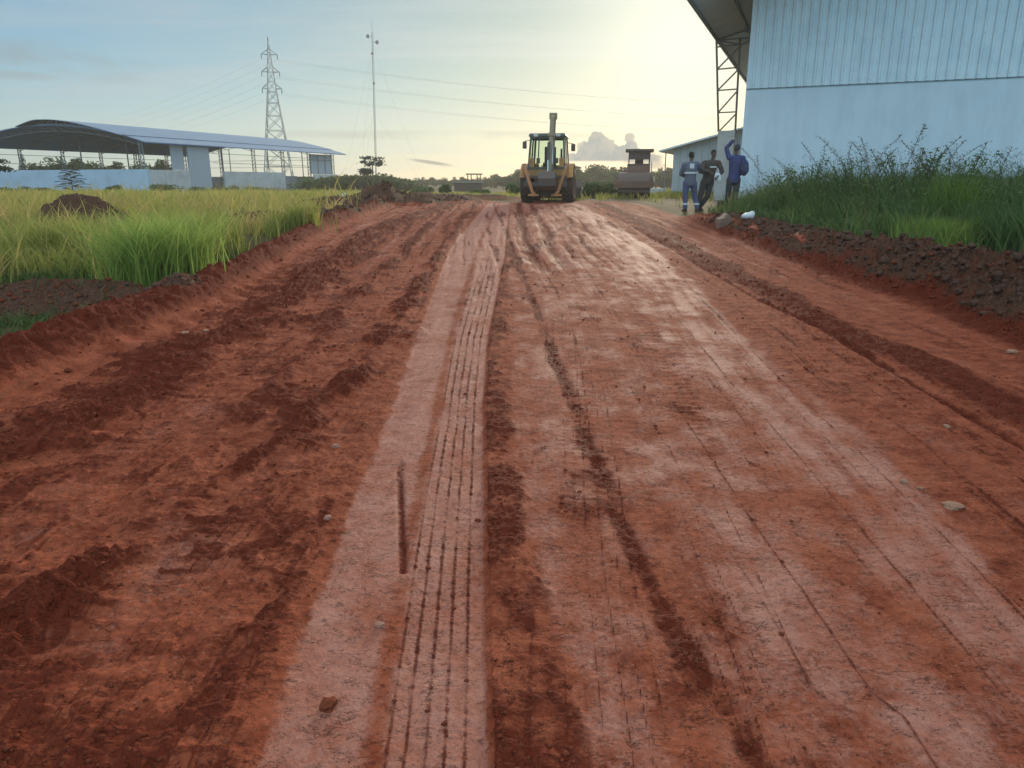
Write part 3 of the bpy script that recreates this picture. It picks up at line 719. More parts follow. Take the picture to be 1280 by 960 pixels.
# ------------------------------------------------------------------ small white annex behind it
az_ = hz(11.7, 55)
an = thing('annex', (11.7, 55, az_), math.atan2(-.375, .927), 'low pale annex with sloping roof behind the three men', 'building')
def atop(x): return 3.25+.25*x
av = [(0, 0), (10, 0), (10, atop(10)), (0, atop(0))]
MB().prism(av, 'y', 0, 12).build('wall', mat('annex_wall', (.50, .56, .56), .8, var=.06, dirt=(.4, .4, .38), dirt_amt=.4), an)
MB().prism([(-.95, atop(-.95)-.02), (10.3, atop(10.3)+.02), (10.3, atop(10.3)+.14), (-.95, atop(-.95)+.10)], 'y', -.6, 12.5).build('roof', M['soffit'], an)
gx = MB()
for i in range(1, 20): gx.box((i*.5, -.012, atop(i*.5)/2), (.02, .02, atop(i*.5)-.05))
gx.build('sheet_joint', M['palesteel'], an)
MB().tube((-.6, .3, 0), (-.6, .3, 3.0), .04).build('post', M['palesteel'], an)
kz = hz(10.0, 58)
kb = MB(); kb.box((0, 0, .28), (2.6, .25, .56), bev=.02); kb = kb.build('low_wall', M['white']); kb.location = (10.6, 58, kz)
tag(kb, 'low white wall on the grass between the roller and the annex', 'low wall')

# ------------------------------------------------------------------ open arched shed on the left
SZ = 0.38
sh = thing('open_shed', (-36.6, 76, SZ), math.atan2(-.3465, .938), 'long open-sided shed with low curved blue-grey roof left of the pylon', 'shed')
def st_(x): return 5.22+1.75*(1-((x+12.9)/12.9)**2)
P1 = [(-26.3+i*(26.9/24), st_(-26.3+i*(26.9/24))) for i in range(25)]
arch_roof(P1, -.6, 35.4, .05).build('roof', M['shedroof'], sh)
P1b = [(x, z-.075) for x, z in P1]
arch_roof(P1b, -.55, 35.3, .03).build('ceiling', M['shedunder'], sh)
def up(x): return st_(x)+.06+.62*(1-ss(-12, -2.6, x)) if x > -14 else st_(-14)+.6
P2 = []
for i in range(20):
    x = -16.2+i*(14.4/19); P2.append((x, float(st_(max(x, -16.2))+.07+.40*(1-ss(-12.0, -2.2, np.float64(x))) - (.18*max(0, -13.5-x)))))
arch_roof(P2, -1.2, 35.4, .05).build('upper_roof', M['shedroof'], sh)
vp = MB()
for i in range(18):
    for y in (-.4, 17, 35):
        x = -13.6+i*.62; z0 = st_(x)+.05; z1 = np.interp(x, [q[0] for q in P2], [q[1] for q in P2])-.05
        if z1-z0 > .08: vp.box((x, y, (z0+z1)/2), (.07, .07, z1-z0))
for i in range(10): vp.beam((-13.6+i*1.1, -.4, st_(-13.6+i*1.1)+.05), (-13.05+i*1.1, -.4, float(np.interp(-13.05+i*1.1, [q[0] for q in P2], [q[1] for q in P2]))-.05), .04)
for y in (-.4, 17, 35):
    for i in range(22): vp.beam((-14+i*.55, y, st_(-14+i*.55)+.06), (-14+(i+1)*.55, y, st_(-14+(i+1)*.55)+.06), .05)
vp.build('roof_strut', M['palesteel'], sh)
for k in range(7):
    y = .05+k*5.6
    c_ = MB(); lattice(c_, (-.9, y, 0), (-.9, y, st_(-.9)-.1), (-.45, y, 0), (-.45, y, st_(-.45)-.1), 12, .045); c_.build('column', M['palesteel'], sh)
    c_ = MB(); lattice(c_, (-25.6, y, 0), (-25.6, y, st_(-25.6)-.1), (-25.1, y, 0), (-25.1, y, st_(-25.1)-.1), 12, .05); c_.build('column', M['palesteel'], sh)
    t_ = MB()
    xs_ = [-25.3+i*(24.6/20) for i in range(21)]
    for a_, b_ in zip(xs_[:-1], xs_[1:]):
        t_.beam((a_, y, st_(a_)-.14), (b_, y, st_(b_)-.14), .05); t_.beam((a_, y, st_(a_)-.62), (b_, y, st_(b_)-.62), .05)
        t_.beam((a_, y, st_(a_)-.14), (b_, y, st_(b_)-.62), .035)
    t_.build('roof_truss', M['palesteel'], sh)
for (x, y) in ((-20, 18), (-13, 18), (-6.5, 18), (-19, 34), (-12, 34), (-6, 34), (-16, 6), (-9, 6)):
    MB().tube((x, y, 0), (x, y, st_(x)-.6), .07, n=6).build('post', M['palesteel'], sh)
gr_ = MB()
for z in (3.3, 4.3):
    gr_.box((-.45, 18.7, z), (.05, 18, .05)); gr_.box((-25.5, 17, z), (.05, 34, .05)); gr_.box((-13, 34.6, z), (24, .05, .05))
gr_.build('rail', M['palesteel'], sh)
MB().box((-13.0, -.02, 1.2), (25.9, .2, 2.5)).build('gable_wall', M['shedwall'], sh)
MB().box((.0, 2.76, 1.18), (.2, 5.4, 2.46)).build('side_wall', M['blockwall'], sh)
MB().box((.02, 7.0, 2.4), (.22, 3.1, 4.9)).build('tall_panel', M['greypanel'], sh)
MB().box((-.2, 4.2, 3.7), (.1, 1.7, 2.5)).build('upper_panel', M['greypanel'], sh)
MB().box((-4.0, 9.6, 1.0), (.2, 4.6, 2.1)).build('inner_wall', M['greypanel'], sh)
MB().box((.0, 16.2, 1.16), (.2, 11.0, 2.44)).build('side_wall', M['blockwall'], sh)
MB().box((-3.0, 25, .95), (.2, 6.5, 2.1)).build('inner_wall', M['greypanel'], sh)
MB().box((.0, 30.8, 1.1), (.2, 5.6, 2.3)).build('side_wall', M['blockwall'], sh)
wn = MB().box((-.3, 30.2, 3.55), (.12, 5.0, 2.5)).build('window_panel', M['greypanel'], sh)
wf = MB()
for y in (27.7, 29.4, 31.1, 32.7): wf.box((-.19, y, 3.55), (.08, .09, 2.6))
for z in (2.35, 4.1, 4.8): wf.box((-.18, 30.2, z), (.06, 5.1, .08))
wf.build('frame', M['palesteel'], wn)
MB().box((-25.8, 17.3, 1.0), (.2, 34.8, 2.0)).build('far_wall', M['blockwall'], sh)
MB().box((-14.5, 35.1, 1.0), (22.0, .2, 2.0)).build('end_wall', M['blockwall'], sh)

# ------------------------------------------------------------------ pylon, its wires, and the radio mast
PX, PY = (351-640)/935*175, 175.0
pz = hz(PX, PY)
py_ = thing('pylon', (PX, PY, pz), R(12), 'tall steel lattice electricity pylon standing behind the open shed', 'pylon')
H_ = 32.2
def wd(z): return (3.3*(1-z/23.0)+.72*(z/23.0)) if z < 23 else .72*(1-(z-23)/(H_-23))+.06
mats_ = MB(); lv = [0, 4.8, 9, 12.6, 15.8, 18.5, 20.9, 23, 25, 27, 29, 30.7, H_]
for z0, z1 in zip(lv[:-1], lv[1:]):
    w0, w1 = wd(z0), wd(z1); th_ = .14 if z0 < 20 else .10
    c0 = [(-w0, -w0, z0), (w0, -w0, z0), (w0, w0, z0), (-w0, w0, z0)]; c1 = [(-w1, -w1, z1), (w1, -w1, z1), (w1, w1, z1), (-w1, w1, z1)]
    for i in range(4):
        j = (i+1) % 4
        mats_.beam(c0[i], c1[i], th_*1.3); mats_.beam(c0[i], c1[j], th_*.75); mats_.beam(c0[j], c1[i], th_*.75); mats_.beam(c1[i], c1[j], th_*.8)
PST = mat('galvanised_lattice', (.22, .27, .28), .6, metal=.3, var=.1)
mats_.build('lattice_body', PST, py_)
arms = [(28.6, 1.7), (25.0, 1.9), (21.5, 2.1)]
for z, ln in arms:
    for s in (-1, 1):
        a = MB(); w0 = wd(z)
        for yy in (-w0, w0):
            a.beam((s*w0, yy, z), (s*ln, 0, z+.1), .11); a.beam((s*w0, yy, z+1.0), (s*ln, 0, z+.1), .10)
        a.beam((s*(w0+ln)/2, -w0*.5, z+.05), (s*(w0+ln)/2, w0*.5, z+.05), .07)
        am = a.build('cross_arm', PST, py_)
        MB().tube((s*ln, 0, z+.05), (s*ln, 0, z-.9), .10, n=6).build('insulator', mat('insulator', (.12, .14, .15), .3) if 'insulator' not in bpy.data.materials else bpy.data.materials['insulator'], am)
WIRE = mat('wire', (.22, .25, .27), .6, var=.05)
cR, sR = math.cos(R(12)), math.sin(R(12))
def wire(name, p0, p1, sag, r, label, n=26, group='power wires hung from the pylon'):
    p0 = Vector(p0); p1 = Vector(p1); pts = []
    for i in range(n+1):
        t = i/n; q = p0.lerp(p1, t); q.z -= sag*4*t*(1-t); pts.append(q)
    vs = []; k = 4
    for i, q in enumerate(pts):
        for a in range(k):
            th = a*math.pi/2; vs.append(q+Vector((math.sin(th)*r*.4, math.sin(th)*r*.9, math.cos(th)*r)))
    fs = [(i*k+a, i*k+(a+1) % k, (i+1)*k+(a+1) % k, (i+1)*k+a) for i in range(n) for a in range(k)]
    o = MB().add(vs, fs).build(name, WIRE); tag(o, label, 'wire', group); return o
nm_ = ['highest', 'middle', 'lowest']
for j, (z, ln) in enumerate(arms):
    for s in (-1, 1):
        px_, py2 = PX+s*ln*cR, PY+s*ln*sR; z0 = pz+z-.9
        side = 'nearer' if s > 0 else 'farther'
        # left: away behind the shed; right: out over the far fields
        wire('power_wire', (px_, py2, z0), (PX-190+s*3, PY+190+s*4, 27-j*3.7), 7, .014, '%s pair of power wires running left from the pylon, the %s wire' % (nm_[j], 'right-hand' if s > 0 else 'left-hand'))
        wire('power_wire', (px_, py2, z0), (PX+235+s*3, PY+85+s*4, 29-j*3.7), 6, .014, '%s pair of power wires running right from the pylon, the %s wire' % (nm_[j], 'right-hand' if s > 0 else 'left-hand'))
AX, AY = (471-640)/935*130, 130.0
az2 = hz(AX, AY)
an2 = thing('radio_mast', (AX, AY, az2), 0, 'very thin tall radio mast rising right of the pylon', 'mast')
mm = MB(); HM = 24.9; tip = (.55, 0, HM)
def mp_(z, i):
    a = i*2*math.pi/3+.4; return (.55*z/HM+.14*math.cos(a), .17*math.sin(a), z)
for i in range(3):
    mm.tube(mp_(0, i), mp_(HM, i), .035, n=4)
for k in range(60):
    z = k*HM/60
    for i in range(3): mm.tube(mp_(z, i), mp_(z+HM/60, (i+1) % 3), .016, n=3)
mm.build('lattice_body', PST, an2)
MB().tube(tip, (tip[0]-.02, 0, HM+1.6), .03, n=5).build('lightning_rod', PST, an2)
for (dx, z) in ((-.75, HM-.6), (.75, HM-1.5), (-.1, HM-3.2), (.05, HM-7.8)):
    x0 = .55*z/HM; rr = .30 if abs(dx) > .5 else .2
    MB().lathe([(-.18, rr*.7), (-.05, rr), (.12, rr), (.2, rr*.3)], (x0+dx, 0, z), 'y', 12).tube((x0, 0, z), (x0+dx, 0, z), .04, n=5).build('antenna', mat('antenna_dish', (.2, .22, .22), .5) if 'antenna_dish' not in bpy.data.materials else bpy.data.materials['antenna_dish'], an2)
for i in range(3):
    for zz in (HM*.5, HM*.92):
        a = i*2*math.pi/3+.4
        MB().tube((.55*zz/HM, 0, zz), (math.cos(a)*9, math.sin(a)*9, 0), .008, n=3).build('guy_wire', WIRE, an2)

# ------------------------------------------------------------------ far timber frame and low hut
hx, hy = (593-640)/935*88, 88.0
tf = thing('timber_shelter', (hx, hy, hz(hx, hy)), R(8), 'dark timber frame of posts and a flat beam top above the far low hut', 'timber frame')
TIM = mat('weathered_timber', (.12, .085, .06), .85, var=.3)
for x in (-.75, -.35, .35, .72):
    MB().box((x, 0, 1.0), (.1, .1, 2.0)).build('post', TIM, tf)
MB().box((0, 0, 2.05), (1.9, .5, .14)).build('beam', TIM, tf)
ux, uy = (585-640)/935*78, 78.0
ht = thing('low_hut', (ux, uy, hz(ux, uy)), R(10), 'low brown hut with flat pale roof in the far field left of the backhoe', 'hut')
MB().box((0, 0, .55), (2.7, 2.0, 1.1)).build('wall', mat('brown_board', (.13, .085, .065), .85, var=.3), ht)
MB().box((0, 0, 1.16), (3.0, 2.3, .1)).build('roof', mat('tin_roof', (.3, .29, .28), .6, var=.2), ht)
MB().box((-.5, -1.01, .45), (.6, .04, .9)).build('door', TIM, ht)
# ------------------------------------------------------------------ machines
YEL = mat('machine_orange_yellow', (.56, .29, .08), .5, var=.15, scale=3, dirt=RED_DIRT, dirt_amt=.7, dscale=2.2, bump=.05)
ORG = mat('faded_orange', (.58, .24, .09), .5, var=.15, dirt=RED_DIRT, dirt_amt=.4, dscale=3)
DKM = mat('dark_machine_paint', (.10, .09, .08), .6, var=.2, dirt=RED_DIRT, dirt_amt=.6, dscale=3)
CABM = mat('cab_paint', (.07, .10, .08), .45, var=.1, dirt=(.12, .08, .06), dirt_amt=.4)
TYR = mat('tyre_rubber', (.08, .065, .055), .9, var=.25, bump=.2, dirt=RED_DIRT, dirt_amt=.75, dscale=5)
CHR = mat('hydraulic_chrome', (.65, .66, .66), .2, metal=1, var=.03)
RIM = mat('wheel_rim', (.35, .30, .22), .55, var=.15, dirt=RED_DIRT, dirt_amt=.7, dscale=6)
GL, gnt, gb, gN, gL_ = new_mat('cab_glass')
gb.inputs['Base Color'].default_value = (.75, .85, .80, 1); gb.inputs['Roughness'].default_value = .03; gb.inputs['Transmission Weight'].default_value = 1; gb.inputs['IOR'].default_value = 1.05
def wheel(parent, x, y, r, w_, lug=.05, n=18, side=1):
    wp = bpy.data.objects.new('wheel', None); COL.objects.link(wp); wp.parent = parent; wp.location = (x, y, r)
    t = MB(); h = w_/2
    t.lathe([(-h*.8, r*.52), (-h, r*.62), (-h, r*.86), (-h*.8, r-lug), (h*.8, r-lug), (h, r*.86), (h, r*.62), (h*.8, r*.52)], (0, 0, 0), 'x', 36)
    for i in range(n):
        for s in (-1, 1):
            a = 2*math.pi*(i+(.5 if s > 0 else 0))/n
            rot = Matrix.Rotation(a, 3, 'X') @ Matrix.Rotation(s*R(35), 3, 'Z')
            c = Matrix.Rotation(a, 3, 'X') @ Vector((s*h*.48, 0, r-lug*.45))
            t.box(tuple(c), (h*1.05, .06, lug), rot)
    t.build('tyre', TYR, wp, smooth=True)
    rm = MB().lathe([(-h*.3, r*.54), (-h*.75, r*.52), (-h*.55, r*.44), (-h*.2, r*.2), (-h*.35, r*.17), (h*.35, r*.17), (h*.2, r*.2), (h*.55, r*.44), (h*.75, r*.52)], (0, 0, 0), 'x', 28)
    for i in range(8):
        a = 2*math.pi*i/8
        for s in (-1, 1): rm.lathe([(s*h*.2, .02), (s*h*.42, .02)], (0, math.cos(a)*r*.26, math.sin(a)*r*.26), 'x', 6)
    rm.build('rim', RIM, wp, smooth=True)
    return wp
bx_, by_ = (684-640)/935*31, 31.0
bh = thing('backhoe_loader', (bx_, by_, hz(bx_, by_)-.03), R(-9), 'dusty orange backhoe loader seen from behind with its arm folded upright', 'backhoe loader')
wheel(bh, -.87, .35, .76, .46); wheel(bh, .87, .35, .76, .46)
wheel(bh, -.80, 2.75, .52, .36, .04, 14); wheel(bh, .80, 2.75, .52, .36, .04, 14)
ch = MB().box((0, 1.3, .72), (.85, 3.6, .42), bev=.03).box((0, .35, .76), (1.3, .3, .3)).box((0, 2.75, .52), (1.3, .2, .2)).build('chassis', DKM, bh)
MB().box((0, 2.75, 1.25), (.95, 1.9, .75), taper=(.9, .94), bev=.06).box((0, 3.72, 1.15), (.8, .1, .6), bev=.02).build('hood', YEL, bh, smooth=True)
MB().tube((.35, 2.3, 1.6), (.35, 2.3, 2.35), .045, n=10).build('exhaust', DKM, bh)
for s in (-1, 1):
    fd = MB()
    for i in range(9):
        a0_ = R(20+i*15.5); a1_ = R(20+(i+1)*15.5); r_ = .86
        p = [(.35+math.cos(a)*r_, .76+math.sin(a)*r_) for a in (a0_, a1_)]; q = [(.35+math.cos(a)*(r_+.04), .76+math.sin(a)*(r_+.04)) for a in (a0_, a1_)]
        fd.prism([p[0], p[1], q[1], q[0]], 'x', s*.64, s*1.08)
    fd.build('fender', YEL, bh)
# cab
cb = MB()
b4 = [(-.74, -.35), (.74, -.35), (.74, 1.35), (-.74, 1.35)]; t4 = [(-.66, -.22), (.66, -.22), (.66, 1.28), (-.66, 1.28)]
for (a, b), (c, d) in zip(b4, t4): cb.tube((a, b, 1.45), (c, d, 2.72), .055, n=4)
for i in range(4):
    j = (i+1) % 4; cb.beam((*b4[i], 1.45), (*b4[j], 1.45), .09); cb.beam((*t4[i], 2.70), (*t4[j], 2.70), .09)
cb.beam((-.36, -.28, 1.45), (-.33, -.22, 2.7), .045)
for s in (-1, 1): cb.tube((s*.74, .5, 1.45), (s*.66, .52, 2.72), .04, n=4)
cab = cb.build('cab', CABM, bh)
MB().box((0, .53, 2.80), (1.52, 1.75, .13), taper=(.94, .95), bev=.035).build('roof', CABM, cab, smooth=True)
MB().box((0, .5, 1.30), (1.50, 1.72, .34), bev=.03).box((-.62, -.33, 1.6), (.22, .08, .5)).box((.62, -.33, 1.6), (.22, .08, .5)).build('lower_panel', YEL, cab)
for nm, v4 in (('rear_window', [(-.70, -.35, 1.5), (.70, -.35, 1.5), (.63, -.23, 2.66), (-.63, -.23, 2.66)]), ('front_window', [(-.70, 1.36, 1.5), (.70, 1.36, 1.5), (.63, 1.29, 2.66), (-.63, 1.29, 2.66)]),
               ('side_window', [(-.75, -.3, 1.5), (-.75, 1.3, 1.5), (-.67, 1.24, 2.66), (-.67, -.2, 2.66)]), ('side_window', [(.75, -.3, 1.5), (.75, 1.3, 1.5), (.67, 1.24, 2.66), (.67, -.2, 2.66)])):
    n_ = (Vector(v4[1])-Vector(v4[0])).cross(Vector(v4[3])-Vector(v4[0])).normalized()*.006
    MB().add(v4+[tuple(Vector(v)+n_) for v in v4], [(0, 1, 2, 3), (4, 7, 6, 5), (0, 4, 5, 1), (1, 5, 6, 2), (2, 6, 7, 3), (3, 7, 4, 0)]).build(nm, GL, cab)
MB().box((.02, .55, 1.62), (.52, .5, .16), bev=.05).box((.02, .80, 2.0), (.48, .14, .75), bev=.06).box((.02, .82, 2.46), (.26, .1, .2), bev=.04).build('seat', DKM, cab, smooth=True)
MB().tube((.02, 1.15, 1.5), (.02, 1.0, 1.95), .03, n=6).lathe([(-.015, .2), (.015, .2)], (.02, .98, 1.97), 'z', 16).build('steering_column', DKM, cab)
for s, z, xx in ((-1, 2.42, -.98), (1, 2.30, 1.02)):
    MB().box((xx, .2, z), (.17, .06, .30), bev=.02).tube((s*.68, .3, z+.22), (xx, .2, z+.16), .014, n=5).build('mirror', DKM, cab, smooth=True)
for s in (-.45, .45):
    MB().box((s, -.32, 2.78), (.18, .08, .11), bev=.02).build('work_light', M['white'], cab)
# loader
for s in (-1, 1):
    MB().path([(s*.62, .95, 1.62), (s*.66, 2.1, 1.55), (s*.66, 3.3, 1.1), (s*.66, 4.0, .45)], .085, n=4).build('loader_arm', YEL, bh)
lbk = [(3.95, .12), (4.75, .10), (4.78, .16), (4.1, .25), (4.02, .6), (4.3, .98), (4.22, 1.02), (3.9, .62)]
MB().prism(lbk, 'x', -1.13, 1.13).prism([(3.95, .12), (4.75, .10), (4.3, 1.0), (3.9, .62)], 'x', -1.15, -1.12).prism([(3.95, .12), (4.75, .10), (4.3, 1.0), (3.9, .62)], 'x', 1.12, 1.15).build('loader_bucket', DKM, bh)
# rear frame and stabilisers
MB().box((0, -.62, .78), (1.75, .16, .20), bev=.02).box((0, -.62, 1.08), (1.75, .14, .12), bev=.02).box((0, -.6, .92), (.5, .22, .5), bev=.02).box((-.78, -.58, .9), (.14, .16, .5)).box((.78, -.58, .9), (.14, .16, .5)).build('rear_frame', DKM, bh)
for s in (-1, 1):
    lg = MB().tube((s*.88, -.72, 1.62), (s*.50, -.78, .42), .085, n=4).tube((s*.88, -.72, 1.62), (s*.90, -.62, 1.05), .07, n=4).build('stabiliser', ORG, bh)
    MB().tube((s*.80, -.76, 1.5), (s*.70, -.74, .95), .035, n=8).build('cylinder', CHR, lg)
    MB().box((s*.46, -.80, .34), (.42, .26, .09), bev=.015).box((s*.46, -.80, .42), (.12, .16, .12)).build('foot', ORG, lg)
MB().box((0, -.82, .92), (.34, .3, .66), bev=.03).build('king_post', DKM, bh)
# boom upright, dipper folded back down against it, bucket tucked below
BOOMM = mat('dusty_boom_paint', (.30, .25, .15), .6, var=.15, dirt=RED_DIRT, dirt_amt=.4)
bm_ = MB().prism([(-.86, .95), (-1.06, .98), (-1.12, 1.6), (-.98, 2.6), (-.88, 3.62), (-.72, 3.62), (-.74, 2.6), (-.82, 1.5)], 'x', -.02, .20).box((.09, -.80, 3.50), (.30, .2, .25), bev=.02).build('boom', BOOMM, bh)
MB().tube((.09, -.86, 3.05), (.09, -.80, 1.95), .055, n=10).build('ram', DKM, bm_)
dp = MB().prism([(-.86, 3.55), (-1.08, 3.45), (-1.30, 2.3), (-1.42, 1.25), (-1.30, 1.2), (-1.14, 2.3)], 'x', .015, .17).box((.09, -1.17, 2.75), (.30, .16, .13), bev=.02).build('dipper', BOOMM, bh)
MB().tube((.03, -1.38, 2.45), (.03, -1.46, 1.75), .05, n=10).build('ram', DKM, dp)
MB().tube((.03, -1.46, 1.75), (.05, -1.48, 1.3), .028, n=10).build('ram_rod', CHR, dp)
MB().tube((.16, -1.22, 2.5), (.19, -1.30, 1.6), .024, n=8).build('hose', CHR, dp)
bkp = [(-1.25, 1.30), (-1.62, 1.28), (-1.86, 1.02), (-1.80, .72), (-1.52, .55), (-1.20, .62), (-1.16, .67), (-1.50, .63), (-1.74, .78), (-1.78, 1.0), (-1.58, 1.2), (-1.25, 1.24)]
bk_ = MB().prism(bkp, 'x', -.24, .40)
sd_ = [(-1.25, 1.28), (-1.62, 1.26), (-1.84, 1.02), (-1.78, .74), (-1.52, .57), (-1.20, .64)]
bk_.prism(sd_, 'x', -.255, -.235).prism(sd_, 'x', .395, .415)
bo = bk_.build('bucket', DKM, bh)
for i in range(4): MB().prism([(-1.2, .61), (-1.2, .68), (-1.02, .70)], 'x', -.2+i*.17, -.12+i*.17).build('tooth', DKM, bo)
for s in (-.34, .40):
    MB().box((s, -.40, 1.75), (.14, .06, .22)).build('control_lever', DKM, bh)
for s in (-1, 1):
    MB().box((s*.86, -.66, 1.30), (.12, .05, .08)).build('tail_light', mat('red_lens', (.35, .03, .02), .3) if 'red_lens' not in bpy.data.materials else bpy.data.materials['red_lens'], bh)

for ch_ in bh.children:
    if ch_.name.split('.')[0] in ('boom', 'dipper', 'bucket', 'king_post'): ch_.location.x += .08
    if ch_.name.split('.')[0] in ('boom', 'dipper'): ch_.rotation_euler.y = R(2.0)
bh.scale = (1, 1, .95)
# ------------------------------------------------------------------ road roller, drum towards us
rx_, ry_ = (792-640)/935*44, 44.0
rl = thing('road_roller', (rx_, ry_, hz(rx_, ry_)-.02), R(-9), 'dark dusty road roller with flat canopy facing the camera, right of the backhoe', 'road roller')
RB = mat('roller_brown_red', (.22, .12, .085), .6, var=.2, dirt=RED_DIRT, dirt_amt=.6, dscale=2)
RD = mat('roller_dark', (.13, .10, .09), .6, var=.2, dirt=RED_DIRT, dirt_amt=.5, dscale=3)
MB().lathe([(-.93, .1), (-.93, .70), (-.90, .74), (.90, .74), (.93, .70), (.93, .1)], (0, 0, .74), 'x', 48).build('drum', RD, rl, smooth=True)
yk = MB().box((0, -.90, .82), (2.12, .16, .42), bev=.03).box((-1.02, -.1, .86), (.13, 1.7, .34), bev=.02).box((1.02, -.1, .86), (.13, 1.7, .34), bev=.02).box((0, .86, .95), (2.1, .22, .6), bev=.03)
yk.build('drum_frame', RB, rl)
sc_ = MB().box((0, -.80, .45), (1.8, .04, .16)); sc_.build('scraper', RD, rl)
for i in range(7): pass
MB().box((.22, 1.35, 1.32), (1.4, 1.1, 1.1), taper=(.96, .9), bev=.05).build('front_cowl', RB, rl, smooth=True)
for i in range(6): MB().box((-.25+i*.21, .78, 1.42), (.09, .03, .07)).build('reflector', M['white'], rl)
MB().box((0, 3.2, 1.25), (1.5, 2.2, .9), taper=(.9, .92), bev=.06).build('engine_hood', RB, rl, smooth=True)
MB().box((.22, 1.5, 1.92), (1.34, .5, .16), bev=.03).build('dashboard', RD, rl)
for (x, y) in ((-.36, 1.2), (.86, 1.2), (-.36, 2.3), (.86, 2.3)): MB().tube((x, y, 1.6), (x, y, 2.65), .035, n=8).build('canopy_post', RD, rl)
MB().box((.25, 1.75, 2.76), (1.66, 1.7, .15), bev=.03).build('canopy', RD, rl)
MB().box((.25, 1.15, 2.45), (1.15, .04, .42)).build('canopy_panel', RD, rl)
MB().box((.25, 2.0, 1.85), (.5, .45, .12), bev=.03).box((.25, 2.2, 2.1), (.5, .12, .5), bev=.04).build('seat', RD, rl, smooth=True)
MB().box((1.12, -.5, .95), (.05, .12, .62), bev=.01).build('marker_plate', M['white'], rl)
MB().tube((.98, 1.1, 1.5), (.98, 1.1, 2.15), .03, n=6).build('hand_rail', M['white'], rl)
wheel(rl, -.78, 3.3, .72, .46); wheel(rl, .78, 3.3, .72, .46)
# ------------------------------------------------------------------ people
def capsule(mb, p0, r0, p1, r1, n=14):
    p0, p1 = Vector(p0), Vector(p1)
    for p, r in ((p0, r0), (p1, r1)): ball(mb, p, (r, r, r), n=n)
    mb.tube(p0, p1, r0, r1, n=n)
def ball(mb, c, rad, rot=None, n=14):
    vs = []; fs = []; m = max(6, n//2+2)
    for j in range(m+1):
        ph = math.pi*j/m
        for i in range(n):
            th = 2*math.pi*i/n; v = Vector((math.sin(ph)*math.cos(th)*rad[0], math.sin(ph)*math.sin(th)*rad[1], math.cos(ph)*rad[2]))
            if rot is not None: v = rot @ v
            vs.append(v+Vector(c))
    for j in range(m):
        for i in range(n): fs.append((j*n+i, (j+1)*n+i, (j+1)*n+(i+1) % n, j*n+(i+1) % n))
    mb.add(vs, fs)
def fuse(mb, name, material, parent, voxel=.01, smooth=4):
    """turn overlapping shapes into one continuous skin"""
    o = mb.build(name, material)
    rm = o.modifiers.new('r', 'REMESH'); rm.mode = 'VOXEL'; rm.voxel_size = voxel; rm.use_smooth_shade = True
    sm = o.modifiers.new('s', 'SMOOTH'); sm.iterations = smooth; sm.factor = .5
    dg = bpy.context.evaluated_depsgraph_get(); me = bpy.data.meshes.new_from_object(o.evaluated_get(dg))
    old = o.data; o.modifiers.clear(); o.data = me; bpy.data.meshes.remove(old); me.name = name
    if not me.materials: me.materials.append(material)
    me.polygons.foreach_set('use_smooth', [True]*len(me.polygons))
    o.parent = parent; return o
SKIN = mat('dark_skin', (.10, .055, .035), .55, var=.1)
def cloth(name, c): return mat(name, c, .9, var=.18, scale=5, bump=.5, bscale=14, dirt=(.16, .09, .06), dirt_amt=.35, dscale=4, spec=.2)
